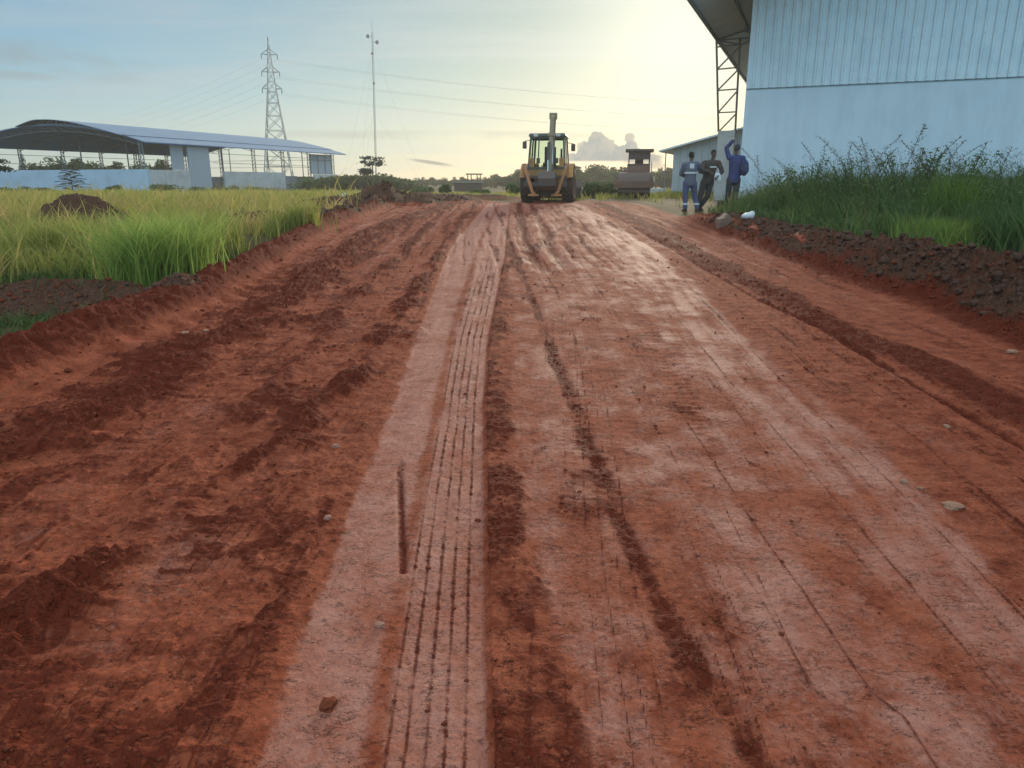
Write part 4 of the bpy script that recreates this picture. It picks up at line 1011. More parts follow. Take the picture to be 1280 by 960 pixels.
def person(J, loc, label, face, jacket, trousers, boots, hairc=(.02, .015, .012), group=None, cap=None, grip=(0, -1, 0)):
    p = thing('person', loc, 0, label, 'person', group)
    V_ = {k: Vector(v) for k, v in J.items()}
    sh_mid = (V_['shl']+V_['shr'])*.5; hp_mid = (V_['hpl']+V_['hpr'])*.5
    fz = R(face); fw = Vector((math.sin(fz), math.cos(fz), 0)); rt = Vector((math.cos(fz), -math.sin(fz), 0))
    tw = math.atan2((V_['shr']-V_['shl']).y, (V_['shr']-V_['shl']).x); rT = Matrix.Rotation(tw, 3, 'Z')
    def torso(mb, g):
        up = sh_mid-hp_mid
        vs = []; n = 20; rings = ((-.16, .13, .10), (-.08, .162, .118), (.05, .165, .122), (.25, .15, .112), (.45, .152, .115), (.65, .168, .122), (.84, .178, .118), (.97, .155, .095), (1.06, .085, .070))
        for t, a_, b_ in rings:
            c_ = hp_mid+up*t
            for i in range(n):
                th = 2*math.pi*i/n; vs.append(c_+rT @ Vector((math.cos(th)*(a_+g), math.sin(th)*(b_+g), 0)))
        m = len(rings); mb.add(vs, [(j*n+i, j*n+(i+1) % n, (j+1)*n+(i+1) % n, (j+1)*n+i) for j in range(m-1) for i in range(n)]+[tuple(range(n))[::-1], tuple(range((m-1)*n, m*n))])
        capsule(mb, V_['shl'].lerp(sh_mid, .12), .062+g, V_['shr'].lerp(sh_mid, .12), .062+g)
        capsule(mb, sh_mid+Vector((0, 0, -.02)), .07+g, sh_mid+Vector((0, 0, .05)), .052+g*.6)
    def arms(mb, g, end=1.0):
        for s in 'lr':
            a, b, c = V_['sh'+s], V_['el'+s], V_['wr'+s]
            capsule(mb, a, .054+g, b, .040+g); capsule(mb, b, .042+g, b.lerp(c, end), .028+g*1.1)
    def legs(mb, g, end=1.0):
        for s in 'lr':
            a, b, c = V_['hp'+s], V_['kn'+s], V_['an'+s]
            capsule(mb, a, .088+g, b, .056+g); capsule(mb, b.lerp(c, .0), .056+g, b.lerp(c, .3), .056+g); capsule(mb, b.lerp(c, .3), .056+g, b.lerp(c, end), .038+g*1.3)
    hd = V_['hd']
    b_ = MB(); torso(b_, 0); arms(b_, 0); legs(b_, 0)
    capsule(b_, sh_mid+Vector((0, 0, .02)), .056, hd-Vector((0, 0, .07)), .050)
    ball(b_, hd+Vector((0, 0, .02)), (.077, .077, .105)); ball(b_, hd+fw*.022-Vector((0, 0, .045)), (.056, .056, .065))
    Rz = Matrix.Rotation(-fz, 3, 'Z')
    ball(b_, hd+fw*.092-Vector((0, 0, .012)), (.014, .020, .022), Rz, 8)          # nose
    for s in (-1, 1): ball(b_, hd+rt*s*.078-Vector((0, 0, .005)), (.012, .022, .032), Rz, 8)   # ears
    for s in 'lr':
        w_, e_ = V_['wr'+s], V_['el'+s]; d = (w_-e_).normalized(); g_ = Vector(grip)
        sd = d.cross(g_); sd = sd.normalized() if sd.length > .1 else d.cross(Vector((1, 0, 0))).normalized(); nm = sd.cross(d).normalized()
        pc = w_+d*.055
        capsule(b_, w_, .027, w_+d*.03, .030)
        for k in range(4):
            off = sd*(-.030+.020*k); capsule(b_, w_+d*.02+off*.6, .016, w_+d*.085+off, .012, 8)
            L_ = (.062, .074, .078, .068)[k]; k0 = w_+d*.088+off; k1 = k0+(d*.8+nm*.6).normalized()*L_*.5; k2 = k1+(d*.25+nm).normalized()*L_*.5
            capsule(b_, k0, .0105, k1, .0095, 8); capsule(b_, k1, .0095, k2, .0085, 8)
        t0 = w_+d*.025+sd*.028; t1 = t0+(d*.6+sd*.8).normalized()*.045; t2 = t1+(d*.9+nm*.5).normalized()*.03
        capsule(b_, t0, .014, t1, .0115, 8); capsule(b_, t1, .0115, t2, .0095, 8)
    for s in 'lr': capsule(b_, V_['an'+s], .042, V_['an'+s]+Vector(J['ft'+s])*.6-Vector((0, 0, .03)), .036)
    fuse(b_, 'body', SKIN, p, .0085, 3)
    j_ = MB(); torso(j_, .022); arms(j_, .022, .96)
    jk = fuse(j_, 'jacket', jacket, p, .012, 9)
    t_ = MB(); legs(t_, .022, .93); ball(t_, hp_mid, (.172, .134, .13), rT); fuse(t_, 'trousers', trousers, p, .013, 4)
    for s in 'lr':
        f_ = Vector(J['ft'+s]); a = V_['an'+s]; q = MB()
        capsule(q, a+Vector((0, 0, .03)), .054, a-Vector((0, 0, .03)), .052); z0 = Vector((a.x, a.y, .05))
        capsule(q, z0-f_*.25, .048, z0+f_*.55, .046); capsule(q, z0+f_*.55, .046, z0+f_-Vector((0, 0, .012)), .036)
        q.box((a.x+f_.x*.35, a.y+f_.y*.35, .014), (.10, .10, .028))
        fuse(q, 'boot', boots, p, .011, 2)
    hm = MB(); ball(hm, hd+Vector((0, 0, .035))-fw*.012, (.086, .088, .098)); 
    hmesh = hm.build('hair' if cap is None else 'cap', mat('hair', hairc, .9, bump=.5, bscale=200) if cap is None else cap, p, smooth=True)
    for s in (-1, 1):
        q = MB(); ball(q, hd+fw*.073+rt*s*.032+Vector((0, 0, .018)), (.011, .008, .007), Rz, 8); q.build('eye', mat('eye_white', (.4, .38, .35), .3) if 'eye_white' not in bpy.data.materials else bpy.data.materials['eye_white'], p)
    q = MB(); ball(q, hd+fw*.070-Vector((0, 0, .055)), (.024, .012, .007), Rz, 8); q.build('mouth', mat('lips', (.12, .045, .035), .5) if 'lips' not in bpy.data.materials else bpy.data.materials['lips'], p)
    return p, V_
PYD = 22.5; KX = 42.2
def J_of(cx, gy, d):
    o = {}
    for k, v in d.items():
        if k.startswith('ft'): o[k] = v
        else: o[k] = ((v[0]-cx)/KX, v[2], (gy-v[1])/KX)
    return o
def place(cx): 
    x = (cx-640)/935*PYD*1.0; return (x, PYD, hz(x, PYD)-.005)
BLUEGREY = cloth('blue_grey_workwear', (.12, .145, .19)); BLUE = cloth('blue_workwear', (.085, .11, .21)); DARK = cloth('charcoal_workwear', (.065, .06, .055)); BROWNT = cloth('dark_trousers', (.05, .053, .055))
NAVY = cloth('blue_jacket', (.045, .065, .17)); BOOT = mat('muddy_boots', (.05, .04, .035), .8, dirt=RED_DIRT, dirt_amt=.7, dscale=9)
REFL = mat('reflective_tape', (.62, .66, .62), .35, var=.05)
def band(c, rx, ry, z, h, parent, rot=0, tilt=None):
    m_ = MB(); n = 28; v = []
    for zz in (-h/2, h/2):
        for r_ in (0, .008):
            for i in range(n):
                a = 2*math.pi*i/n; q = Matrix.Rotation(rot, 3, 'Z') @ Vector(((rx+r_)*math.cos(a), (ry+r_)*math.sin(a), 0)); v.append((c[0]+q.x, c[1]+q.y, z+zz))
    f = []
    for i in range(n):
        j = (i+1) % n
        f += [(n+i, n+j, 3*n+j, 3*n+i), (i, j, n+j, n+i), (2*n+i, 3*n+i, 3*n+j, 2*n+j), (i, 2*n+i, 2*n+j, j)]
    return m_.add(v, f).build('reflective_band', REFL, parent)
# first man: blue-grey overalls, back to the camera, hands held out to the right
J1 = J_of(863, 263, dict(hd=(862, 195, .06), shl=(853, 205.5, .02), shr=(870.5, 205, .03), ell=(850.5, 217, .10), elr=(875, 213.5, .16), wrl=(859, 219.5, .30), wrr=(883.5, 215.5, .26),
    hpl=(857, 228, 0), hpr=(866, 228, .02), knl=(856.5, 244, .02), knr=(869, 244, .04), anl=(857.5, 259, .0), anr=(872.5, 259, -.02), ftl=(-.04, .16, 0), ftr=(.07, .14, 0)))
p1, V1 = person(J1, place(863), 'man in blue-grey overalls with pale calf bands, leftmost of the three men', 55, BLUEGREY, BLUE, BOOT, grip=(0, 0, -1))
hc = (V1['hpl']+V1['hpr'])*.5
band((hc.x, hc.y, 0), .176, .140, 1.13, .05, p1)
for s in 'lr':
    c_ = V1['kn'+s].lerp(V1['an'+s], .62); band((c_.x, c_.y, 0), .083, .083, c_.z, .06, p1)
MB().box(((V1['shl'].x+V1['shr'].x)/2, -.108, 1.32), (.13, .02, .14), bev=.006).build('back_patch', REFL, p1)
# second man: leaning, facing the camera
J2 = J_of(884, 262, dict(hd=(891, 192, -.03), shl=(898.5, 203, -.02), shr=(880, 203, 0), ell=(902, 213.5, -.14), elr=(875.5, 211, -.16), wrl=(895, 219, -.28), wrr=(884.5, 214.5, -.30),
    hpl=(890, 226, .03), hpr=(882, 226, .02), knl=(887, 243.5, -.02), knr=(877.5, 243.5, -.04), anl=(878.5, 258, .06), anr=(873.5, 258, -.03), ftl=(.05, -.15, 0), ftr=(-.03, -.16, 0)))
p2, V2 = person(J2, (place(884)[0], PYD+.25, place(884)[2]), 'man in dark work clothes facing the camera and leaning, between the other two men', 170, DARK, BROWNT, BOOT, grip=(0, 0, -1))
MB().box(((V2['shl'].x+V2['shr'].x)/2+.02, -.168, 1.28), (.20, .02, .035), bev=.004).build('chest_stripe', REFL, p2)
# third man: blue jacket, backpack, one arm raised over his head
J3 = J_of(915, 264, dict(hd=(917, 188, .03), shl=(907.5, 199, .0), shr=(925.5, 199.5, .02), ell=(904.5, 187.5, .10), elr=(929, 211, -.02), wrl=(911, 179, .04), wrr=(923, 221, .14),
    hpl=(911, 226, .0), hpr=(920, 226, .0), knl=(910, 244, .02), knr=(919.5, 244, -.02), anl=(908.5, 260, .02), anr=(917.5, 259, -.04), ftl=(-.08, .14, 0), ftr=(-.02, .16, 0)))
p3, V3 = person(J3, place(915), 'man in blue jacket with one arm raised over his head, nearest the warehouse corner', -35, NAVY, BROWNT, BOOT, cap=mat('dark_cap', (.04, .05, .06), .9), grip=(.5, 0, -1))
bp_ = thing('backpack', (place(915)[0]+.27, PYD-.12, place(915)[2]+1.25), R(-12), 'rounded blue backpack on the back of the man by the warehouse corner', 'backpack')
q = MB(); ball(q, (0, 0, 0), (.125, .11, .24)); ball(q, (.02, -.04, -.05), (.11, .10, .15)); fuse(q, 'bag', cloth('backpack_cloth', (.04, .06, .13)), bp_, .014, 4)
MB().path([(-.14, .02, .22), (-.22, .10, .26), (-.27, .22, .15), (-.22, .24, -.08), (-.12, .1, -.2)], .018, 6).build('strap', DARK, bp_)
pl_ = thing('work_pole', (place(915)[0]+.07, PYD+.16, place(915)[2]), 0, 'thin dark pole standing upright behind the raised arm of the man in blue', 'pole')
MB().tube((0, 0, 0), (.02, .0, 2.25), .016, n=8).build('shaft', M['steel'], pl_); MB().tube((.02, 0, 2.25), (.02, 0, 2.36), .022, n=8).build('cap', M['steel'], pl_)
pb = MB(); ball(pb, (0, 0, 0), (.10, .03, .13)); ball(pb, (.04, -.01, -.08), (.07, .03, .08))
pb = fuse(pb, 'plastic_bag', mat('white_plastic', (.68, .70, .70), .35, var=.05), None, .012, 2)
pb.location = (place(894)[0]+.02, PYD-.04, place(894)[2]+.99); tag(pb, 'small white plastic bag held between the second and third man', 'bag')
# ------------------------------------------------------------------ vegetation
def leaf_mat(name, ca, cb, trans=.35, rough=.6, attr='rnd', cc=None):
    m, nt, b, N, L = new_mat(name)
    a = N.new('ShaderNodeAttribute'); a.attribute_name = attr
    mx = N.new('ShaderNodeMix'); mx.data_type = 'RGBA'; mx.inputs['A'].default_value = (*ca, 1); mx.inputs['B'].default_value = (*cb, 1); L.new(a.outputs['Fac'], mx.inputs['Factor'])
    out = mx.outputs['Result']
    if cc:
        r = N.new('ShaderNodeMapRange'); r.inputs['From Min'].default_value = .80; r.inputs['From Max'].default_value = .95; L.new(a.outputs['Fac'], r.inputs['Value'])
        m2 = N.new('ShaderNodeMix'); m2.data_type = 'RGBA'; L.new(r.outputs['Result'], m2.inputs['Factor']); L.new(out, m2.inputs['A']); m2.inputs['B'].default_value = (*cc, 1); out = m2.outputs['Result']
    L.new(out, b.inputs['Base Color']); b.inputs['Roughness'].default_value = rough; b.inputs['Specular IOR Level'].default_value = .25
    t = N.new('ShaderNodeBsdfTranslucent'); L.new(out, t.inputs['Color']); ms = N.new('ShaderNodeMixShader'); ms.inputs[0].default_value = trans
    L.new(b.outputs[0], ms.inputs[1]); L.new(t.outputs[0], ms.inputs[2]); L.new(ms.outputs[0], N['Material Output'].inputs['Surface'])
    return m
def blades(x, y, h, w, lean, rs, z=None, tint=None, curl=1.0):
    """grass blades as curved tapering strips"""
    n = len(x); z = terrain(x, y)[0]-.015 if z is None else z
    a = rs.rand(n)*2*np.pi; dx, dy = np.cos(a), np.sin(a); l = lean*(0.3+rs.rand(n)*1.1)*h
    fa = rs.rand(n)*np.pi; sx_, sy_ = np.cos(fa), np.sin(fa)
    V = np.zeros((n, 8, 3), np.float32)
    for i, t in enumerate((0, .38, .72, 1.0)):
        ww = w*(1, .85, .55, .08)[i]*.5; off = l*t**(1.4+.8*curl); zz = z+h*(t-.16*curl*lean*t*t)
        for s, j in ((-1, 0), (1, 1)):
            V[:, i*2+j, 0] = x+dx*off+s*sx_*ww; V[:, i*2+j, 1] = y+dy*off+s*sy_*ww; V[:, i*2+j, 2] = zz
    base = (np.arange(n)*8)[:, None]
    F = np.concatenate([base+np.array([[i*2, i*2+1, i*2+3, i*2+2]]) for i in range(3)], axis=1).reshape(-1, 4)
    r = rs.rand(n) if tint is None else tint
    return V.reshape(-1, 3), F, np.repeat(r, 8)
def quads(c, size, rs, flat=.5, asp=.45, up=None):
    """leaf-sized diamonds scattered at centres c"""
    n = len(c); d = rs.randn(n, 3); d[:, 2] *= flat; d /= np.linalg.norm(d, axis=1)[:, None]+1e-6
    e = rs.randn(n, 3); e -= (e*d).sum(1)[:, None]*d; e /= np.linalg.norm(e, axis=1)[:, None]+1e-6
    s = (size*(.6+.8*rs.rand(n)))[:, None]
    V = np.stack([c-d*s, c+e*s*asp, c+d*s, c-e*s*asp], axis=1).reshape(-1, 3)
    return V, np.arange(n*4).reshape(n, 4)
def put(name, V, F, r, material, parent=None):
    o = mesh_np(name, V, F, material, parent)
    a = o.data.attributes.new('rnd', 'FLOAT', 'POINT'); a.data.foreach_set('value', np.asarray(r, np.float32)); return o
FIELD = leaf_mat('field_grass', (.17, .24, .045), (.42, .40, .10), .52, cc=(.52, .40, .15))
WEED = leaf_mat('weed_green', (.085, .15, .05), (.18, .26, .075), .45, cc=(.24, .23, .10))
TUFT = leaf_mat('bright_tuft', (.13, .23, .045), (.34, .40, .09), .45)
TREE = leaf_mat('tree_leaf', (.045, .075, .03), (.10, .13, .045), .3)
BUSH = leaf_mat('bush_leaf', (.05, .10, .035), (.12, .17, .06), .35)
DKB = leaf_mat('blue_green_leaf', (.018, .05, .04), (.04, .085, .06), .2)
STALK = leaf_mat('dry_stalk', (.09, .07, .04), (.16, .13, .08), .2)
BARK = mat('bark', (.12, .09, .065), .9, var=.25, bump=.5, bscale=20)
rs = np.random.RandomState(3)
def mound_mask(x, y):
    m = np.ones_like(x)
    for (mx, my, rx, ry, mh, br) in MOUNDS:
        rr = np.sqrt(((x-mx)/rx)**2+((y-my)/ry)**2); m = np.where(rr < .95, 0.05, m)
    return m
def scatter(n, x0, x1, y0, y1, dens, rs, p=1.0):
    y = y0+(y1-y0)*rs.rand(n)**p; x = x0+(x1-x0)*rs.rand(n)
    k = rs.rand(n) < dens(x, y); return x[k], y[k]
# left field, near
def dl(x, y):
    b = xof(BankL, y); n_ = fbm(x*.45, y*.45, 3, 301)
    return ss(-.25, -.75, x-b)*mound_mask(x, y)*ss(-.16, .14, n_+.06)*(np.abs(x) < y*.8+3)*ss(8.0, 9.3, y+.25*(x+6)*-.6)
x, y = scatter(82000, -24, -3, 7.6, 26, lambda x, y: dl(x, y)*(.25+.75*ss(-.15, .2, fbm(x*2.3, y*2.3, 2, 303))), rs, 1.25)
zone = fbm(x*.4, y*.4, 3, 310)
h = (.30+.30*rs.rand(len(x))+.35*np.clip(zone+.15, 0, 1)); t = np.clip(.45+.9*fbm(x*.7, y*.7, 3, 320)+.35*ss(9, 20, y)+.25*rs.randn(len(x)), 0, 1)
h = h*(1+.5*fbm(x*1.6, y*1.6, 2, 304)); V, F, r = blades(x, y, h, .012+.0009*y, .75, rs, tint=np.clip(t*.9+.2, 0, 1))
print('near grass', len(x))
tag(put('field_grass', V, F, r, FIELD), 'knee-high yellow-green grass on the left beside the red bank', 'grass', kind='stuff')
# taller, paler blades standing out of it
x, y = scatter(16000, -24, -3, 8.2, 26, lambda x, y: dl(x, y)*ss(-.05, .25, fbm(x*1.3, y*1.3, 2, 306)), rs, 1.2)
V, F, r = blades(x, y, .50+.55*rs.rand(len(x)), .013+.0010*y, .55, rs, tint=.6+.4*rs.rand(len(x)))
tag(put('tall_grass', V, F, r, FIELD), 'taller straw-coloured blades standing out of the left grass', 'grass', kind='stuff')
# left field, farther: dry and yellow
def dm(x, y):
    n_ = fbm(x*.16, y*.28, 3, 331)
    road = (x > xof(BankL, y)-.6) & (x < xof(ToeR, y)+.8) & (y < 34)
    return (~road)*(1-.85*((x > 3.5) & (x < 11) & (y < 43.5)))*(np.abs(x) < y*.76+3)*mound_mask(x, y)*ss(-.28, .10, n_+.10)*np.where((x < 6) | (y > 30), 1, .0)*np.where((x > -8) & (y < 36), .35, 1)
x, y = scatter(130000, -62, 40, 24, 74, dm, rs, 1.5)
h = .28+.35*rs.rand(len(x)); h = h*np.where(y < 40, 1, .85)*np.where(x > -8, .75, 1); t = np.clip(.70+.8*fbm(x*.25, y*.4, 3, 340)+.2*rs.randn(len(x)), 0, 1)
V, F, r = blades(x, y, h, .016+.0011*y, .5, rs, tint=t)
print('mid grass', len(x))
tag(put('dry_grass', V, F, r, FIELD), 'dry yellow grass across the middle of the field', 'grass', kind='stuff')
# low green cover beneath the near grass and in the bottom-left ditch
def dg_(x, y):
    b = xof(BankL, y); return ss(-.30, -.6, x-b)*mound_mask(x, y)*ss(-.2, .2, fbm(x*1.1, y*1.1, 3, 350)-.02+.35*ss(7.9, 7.0, y))*(np.abs(x) < y*.8+3)
x, y = scatter(60000, -14, -3.2, 4.6, 12.5, dg_, rs)
V, F, r = blades(x, y, .06+.15*rs.rand(len(x)), .015, 1.0, rs, tint=.5*rs.rand(len(x)))
tag(put('low_grass', V, F, r, leaf_mat('low_green', (.07, .12, .03), (.16, .19, .055), .35)), 'short dark green growth on the ground beside the left bank', 'grass', kind='stuff')
# right-hand weeds: leafy tall grass
def dr(x, y):
    t_ = x-xof(ToeR, y)-.85; n_ = fbm(x*.8, y*.8, 3, 360)
    wx = 8.55+(29-y)/.375*.927
    tx_ = (1178-640)/935*10.9
    clear = 1-.9*((np.abs(x-tx_-.1) < .55) & (y < 11.2))
    return clear*ss(0, .5, t_+.35*n_)*(x < wx-.4)*ss(22.3, 20, y+1.5*n_)*(x < y*.8+3)
x, y = scatter(80000, 5, 18, 9.8, 22.5, dr, rs)
n_ = fbm(x*.7, y*.7, 3, 371); edge = ss(0, 1.8, x-xof(ToeR, y)-1.05)
h = (.30+.62*edge+.60*np.clip(n_, -.4, .6)+.35*fbm(x*2.2, y*2.2, 2, 373))*(.55+.65*rs.rand(len(x))); h = np.maximum(h, .12)*(ss(24, 17.5, y)*.45+.55)
V, F, r = blades(x, y, h, .016+.0010*y, .50, rs, tint=np.clip(.40+.7*n_+.25*rs.randn(len(x))-.25*edge+.55*(rs.rand(len(x)) < .05), 0, .97))
print('weeds', len(x))
tag(put('tall_weeds', V, F, r, WEED), 'dense dark green weeds along the warehouse wall behind the brown bank', 'weeds', kind='stuff')
# leafy undergrowth in the weeds
x, y = scatter(30000, 5.5, 18, 10.5, 22, lambda x, y: dr(x-.3, y)*ss(-.1, .2, fbm(x*.9, y*.9, 2, 380)), rs)
zg = terrain(x, y)[0]; c = np.stack([x, y, zg+(.15+.95*rs.rand(len(x))**.8)*(.55+.45*ss(22, 16, y))], 1)
V, F = quads(c, .040, rs, .7, .35); tag(put('weed_leaves', V, F, np.repeat(rs.rand(len(x)), 4), WEED), 'small broad leaves among the tall weeds by the wall', 'weeds', kind='stuff')
# fine dark seed heads forming a haze above the leaves
x, y = scatter(5200, 5.5, 18, 11.0, 22, lambda x, y: dr(x-.5, y)*ss(-.2, .3, fbm(x*.8, y*.8, 2, 390)+.1), rs)
hs_ = (1.05+.65*rs.rand(len(x)))*(.62+.38*ss(22, 15, y)); zg = terrain(x, y)[0]
V1_, F1_, r1_ = blades(x, y, hs_, .006, .30, rs, z=zg, tint=np.full(len(x), .4), curl=.6)
tipc = V1_.reshape(-1, 8, 3)[:, 6]; midc = V1_.reshape(-1, 8, 3)[:, 4]
tt = rs.rand(len(x), 16, 1)**.7; cc_ = midc[:, None]*(1-tt)+tipc[:, None]*tt+rs.randn(len(x), 16, 3)*np.array([.045, .045, .03])
V2_, F2_ = quads(cc_.reshape(-1, 3), .013, rs, .8, .4)
tag(put('seed_heads', np.concatenate([V1_, V2_]), np.concatenate([F1_, F2_+len(V1_)]), np.concatenate([r1_, np.repeat(rs.rand(len(V2_)//4)*.7, 4)]), leaf_mat('seed_head', (.045, .07, .035), (.12, .12, .06), .3)), 'fine dark seed heads above the weeds against the warehouse wall', 'seed heads', kind='stuff')
# individual tall stalks with feathery heads above the weeds
stalks = [(948, 17.5, 2.0), (965, 17.0, 2.1), (1022, 16.0, 2.2), (1040, 15.5, 2.35), (1052, 15.8, 2.2), (1062, 15.0, 2.45), (1073, 15.6, 2.3), (1080, 14.6, 2.35), (1092, 14.8, 2.5), (1104, 14.4, 2.4), (1112, 15.2, 2.3), (1120, 14.0, 2.55), (1132, 14.2, 2.5), (1140, 13.8, 2.3), (1155, 13.8, 2.25), (1170, 13.4, 2.2),
    (1187, 13.2, 2.45), (1200, 13.0, 2.1), (1215, 12.8, 2.15), (1235, 12.8, 2.2), (1252, 12.5, 2.15), (1268, 12.4, 2.3), (1006, 16.5, 1.9), (990, 17, 1.8)]
protos = []
for k in range(5):
    rr_ = np.random.RandomState(50+k); root = thing('seed_stalk', (0, 0, 0)); m_ = MB(); pts = [(0, 0, 0)]; bend = .12+.20*rr_.rand(); az_0 = rr_.rand()*6.28
    for i in range(1, 9):
        t = i/8; pts.append((math.cos(az_0)*bend*t**2.2*2, math.sin(az_0)*bend*t**2.2*2, t))
    m_.path(pts, .0024, 4); m_.build('stem', STALK, root)
    c = []
    for i in range(34):
        t = .72+.28*i/34; j = min(7, int(t*8)); p_ = Vector(pts[j]).lerp(Vector(pts[j+1]), t*8-j); a = rr_.rand()*6.28; l_ = .09*(1.25-t)*1.6*rr_.rand()+.01
        for q_ in range(3): c.append((p_.x+math.cos(a)*l_*(q_+1)/3, p_.y+math.sin(a)*l_*(q_+1)/3, p_.z+l_*.25*(q_+1)/3))
    V, F = quads(np.array(c), .0085, rr_, 1, .45); put('seed_head', V, F, np.repeat(rr_.rand(len(c)), 4), STALK, root)
    V, F, r = blades(np.zeros(7), np.zeros(7), .25+.2*rr_.rand(7), .006, .9, rr_, z=.05+.45*rr_.rand(7)); put('stalk_leaves', V, F, r, WEED, root)
    protos.append(root)
for i, (px, Y, hh_) in enumerate(stalks):
    o = protos[i] if i < 5 else copy_tree(protos[i % 5])
    x = (px-640)/935*Y; o.location = (x, Y, hz(x, Y)); s = hh_*(.70+.1*((i*37 % 10)/10)); o.scale = (s, s, s); o.rotation_euler = (0, 0, i*2.1)
    tag(o, 'thin dry grass stalk with a feathery head rising above the weeds by the warehouse wall', 'grass stalk', 'tall feathery stalks above the weeds')
# leafy weed bushes with stems
def weed_bush(px, Y, hh_, wd_, label, mt=WEED, nst=26, leaf=.045, seed=1):
    rr_ = np.random.RandomState(seed); x = (px-640)/935*Y; root = thing('weed_bush', (x, Y, hz(x, Y)-.02), 0, label, 'bush', None)
    m_ = MB(); c = []
    for s in range(nst):
        a = rr_.rand()*6.28; l_ = wd_*.5*(.3+.7*rr_.rand()); hs = hh_*(.55+.45*rr_.rand()); p0 = Vector((math.cos(a)*.08, math.sin(a)*.08, 0)); p2_ = Vector((math.cos(a)*l_, math.sin(a)*l_, hs)); p1_ = Vector((p2_.x*.45, p2_.y*.45, hs*.6))
        pts = [p0.lerp(p1_, t).lerp(p1_.lerp(p2_, t), t) for t in (0, .25, .5, .75, 1)]; m_.path(pts, .006, 4)
        for i in range(60):
            t = .22+.78*rr_.rand(); p_ = p0.lerp(p1_, t).lerp(p1_.lerp(p2_, t), t); c.append(tuple(p_+Vector(rr_.randn(3)*.045)))
    m_.build('stem', STALK, root); c = np.array(c); V, F = quads(c, leaf, rr_, .8, .32); put('leaves', V, F, np.repeat(rr_.rand(len(c)), 4), mt, root); return root
weed_bush(985, 19.5, 1.25, 1.5, 'leafy green bush at the left end of the weeds, beside the blue drum', seed=1)
weed_bush(1010, 18.0, 1.35, 1.5, 'dark leafy bush just right of the one beside the blue drum', seed=2)
weed_bush(1075, 15.8, 1.55, 1.7, 'tall dark leafy bush in the weeds left of the bright green tuft', seed=3)
weed_bush(1135, 14.6, 1.65, 1.6, 'tall leafy bush standing straight behind the bright green tuft', seed=4)
weed_bush(1190, 14.0, 1.6, 1.5, 'dark leafy bush behind and right of the bright green tuft', seed=5)
weed_bush(1262, 13.8, 1.35, 1.5, 'dark bush behind the timber stack at the right edge', seed=6)
def tuft(px, py, Y, n, h0, w_, material, label, seed, lean=.6, bw=.016):
    rr_ = np.random.RandomState(seed); x0 = (px-640)/935*Y; x = x0+rr_.randn(n)*w_; y = Y+rr_.randn(n)*w_
    z = terrain(x, y)[0]-.02; r0 = thing('grass_tuft', (x0, Y, hz(x0, Y)), 0, label, 'grass tuft')
    V, F, r = blades(x-x0, y-Y, h0*(.55+.5*rr_.rand(n)), bw, lean, rr_, z=z-hz(x0, Y)); put('blades', V, F, r, material, r0); return r0
tuft(1178, 320, 10.9, 1500, .66, .20, TUFT, 'bright yellow-green grass tuft at the edge of the right bank', 61, .45)
tuft(1235, 330, 11.2, 900, .85, .24, WEED, 'mid-green grass tuft right of the bright yellow-green one', 62, .35)
tuft(1275, 335, 10.9, 700, .62, .22, WEED, 'green grass tuft at the right edge of the picture below the timber', 63, .35)
tuft(1195, 300, 12.2, 700, 1.35, .22, leaf_mat('mid_tuft', (.09, .17, .035), (.22, .30, .06), .45), 'tall pale green tuft just behind the bright yellow-green one', 64, .35)
g_l = tuft(192, 365, 9.3, 1700, 1.05, .26, leaf_mat('green_tuft', (.20, .31, .06), (.42, .50, .13), .58), 'big green arching grass tuft at the near end of the left grass', 65, .75)
tuft(60, 335, 11.5, 800, .85, .3, FIELD, 'yellow-green tuft near the left edge of the grass', 66, .5)
tuft(365, 290, 15.5, 700, .65, .25, FIELD, 'yellow tuft at the road end of the left grass beside the bank', 67, .5)
tuft(250, 330, 12.2, 900, .85, .3, FIELD, 'pale green tuft right of the big arching one', 68, .5)
# a lone fallen blade on the left bank
x, y = G(118, 405); V, F, r = blades(np.array([x, x+.02, x-.03]), np.array([y, y+.02, y]), np.array([.30, .2, .16]), .02, 1.4, rs, tint=np.array([.9, .8, .9])); tag(put('grass_sprig', V, F, r, TUFT), 'small bright green sprig on top of the left red bank', 'plant')

# shrubs along the shed
def shrub(px, Y, w_, h_, label, material=BUSH, n=1500, seed=1, name='shrub', leaf=.09, cat='shrub', lobes=7):
    rr_ = np.random.RandomState(seed); x = (px-640)/935*Y; r0 = thing(name, (x, Y, hz(x, Y)-.03), 0, label, cat)
    m_ = MB(); cs_ = []
    for k in range(lobes):
        a = rr_.rand()*6.28; q_ = .75*rr_.rand()**.6; cs_.append((math.cos(a)*w_*.5*q_, math.sin(a)*w_*.4*q_, h_*(.35+.4*rr_.rand()*(1-q_*.6)), w_*(.16+.12*rr_.rand()), h_*(.22+.14*rr_.rand())))
        m_.path([(0, 0, 0), (cs_[-1][0]*.5, cs_[-1][1]*.5, cs_[-1][2]*.5), cs_[-1][:3]], .02+.006*h_, 5)
    m_.build('stem', BARK, r0); c = []
    for i in range(n):
        q_ = cs_[rr_.randint(lobes)]; v = rr_.randn(3); v /= np.linalg.norm(v); rad = .45+.6*rr_.rand(); c.append((q_[0]+v[0]*q_[3]*rad, q_[1]+v[1]*q_[3]*rad, max(.03, q_[2]+v[2]*q_[4]*rad)))
    c = np.array(c); V, F = quads(c, leaf, rr_, .6, .5); put('foliage', V, F, np.repeat(np.clip(.5*rr_.rand(n)+.5*(c[:, 2]/h_), 0, 1), 4), material, r0); return r0
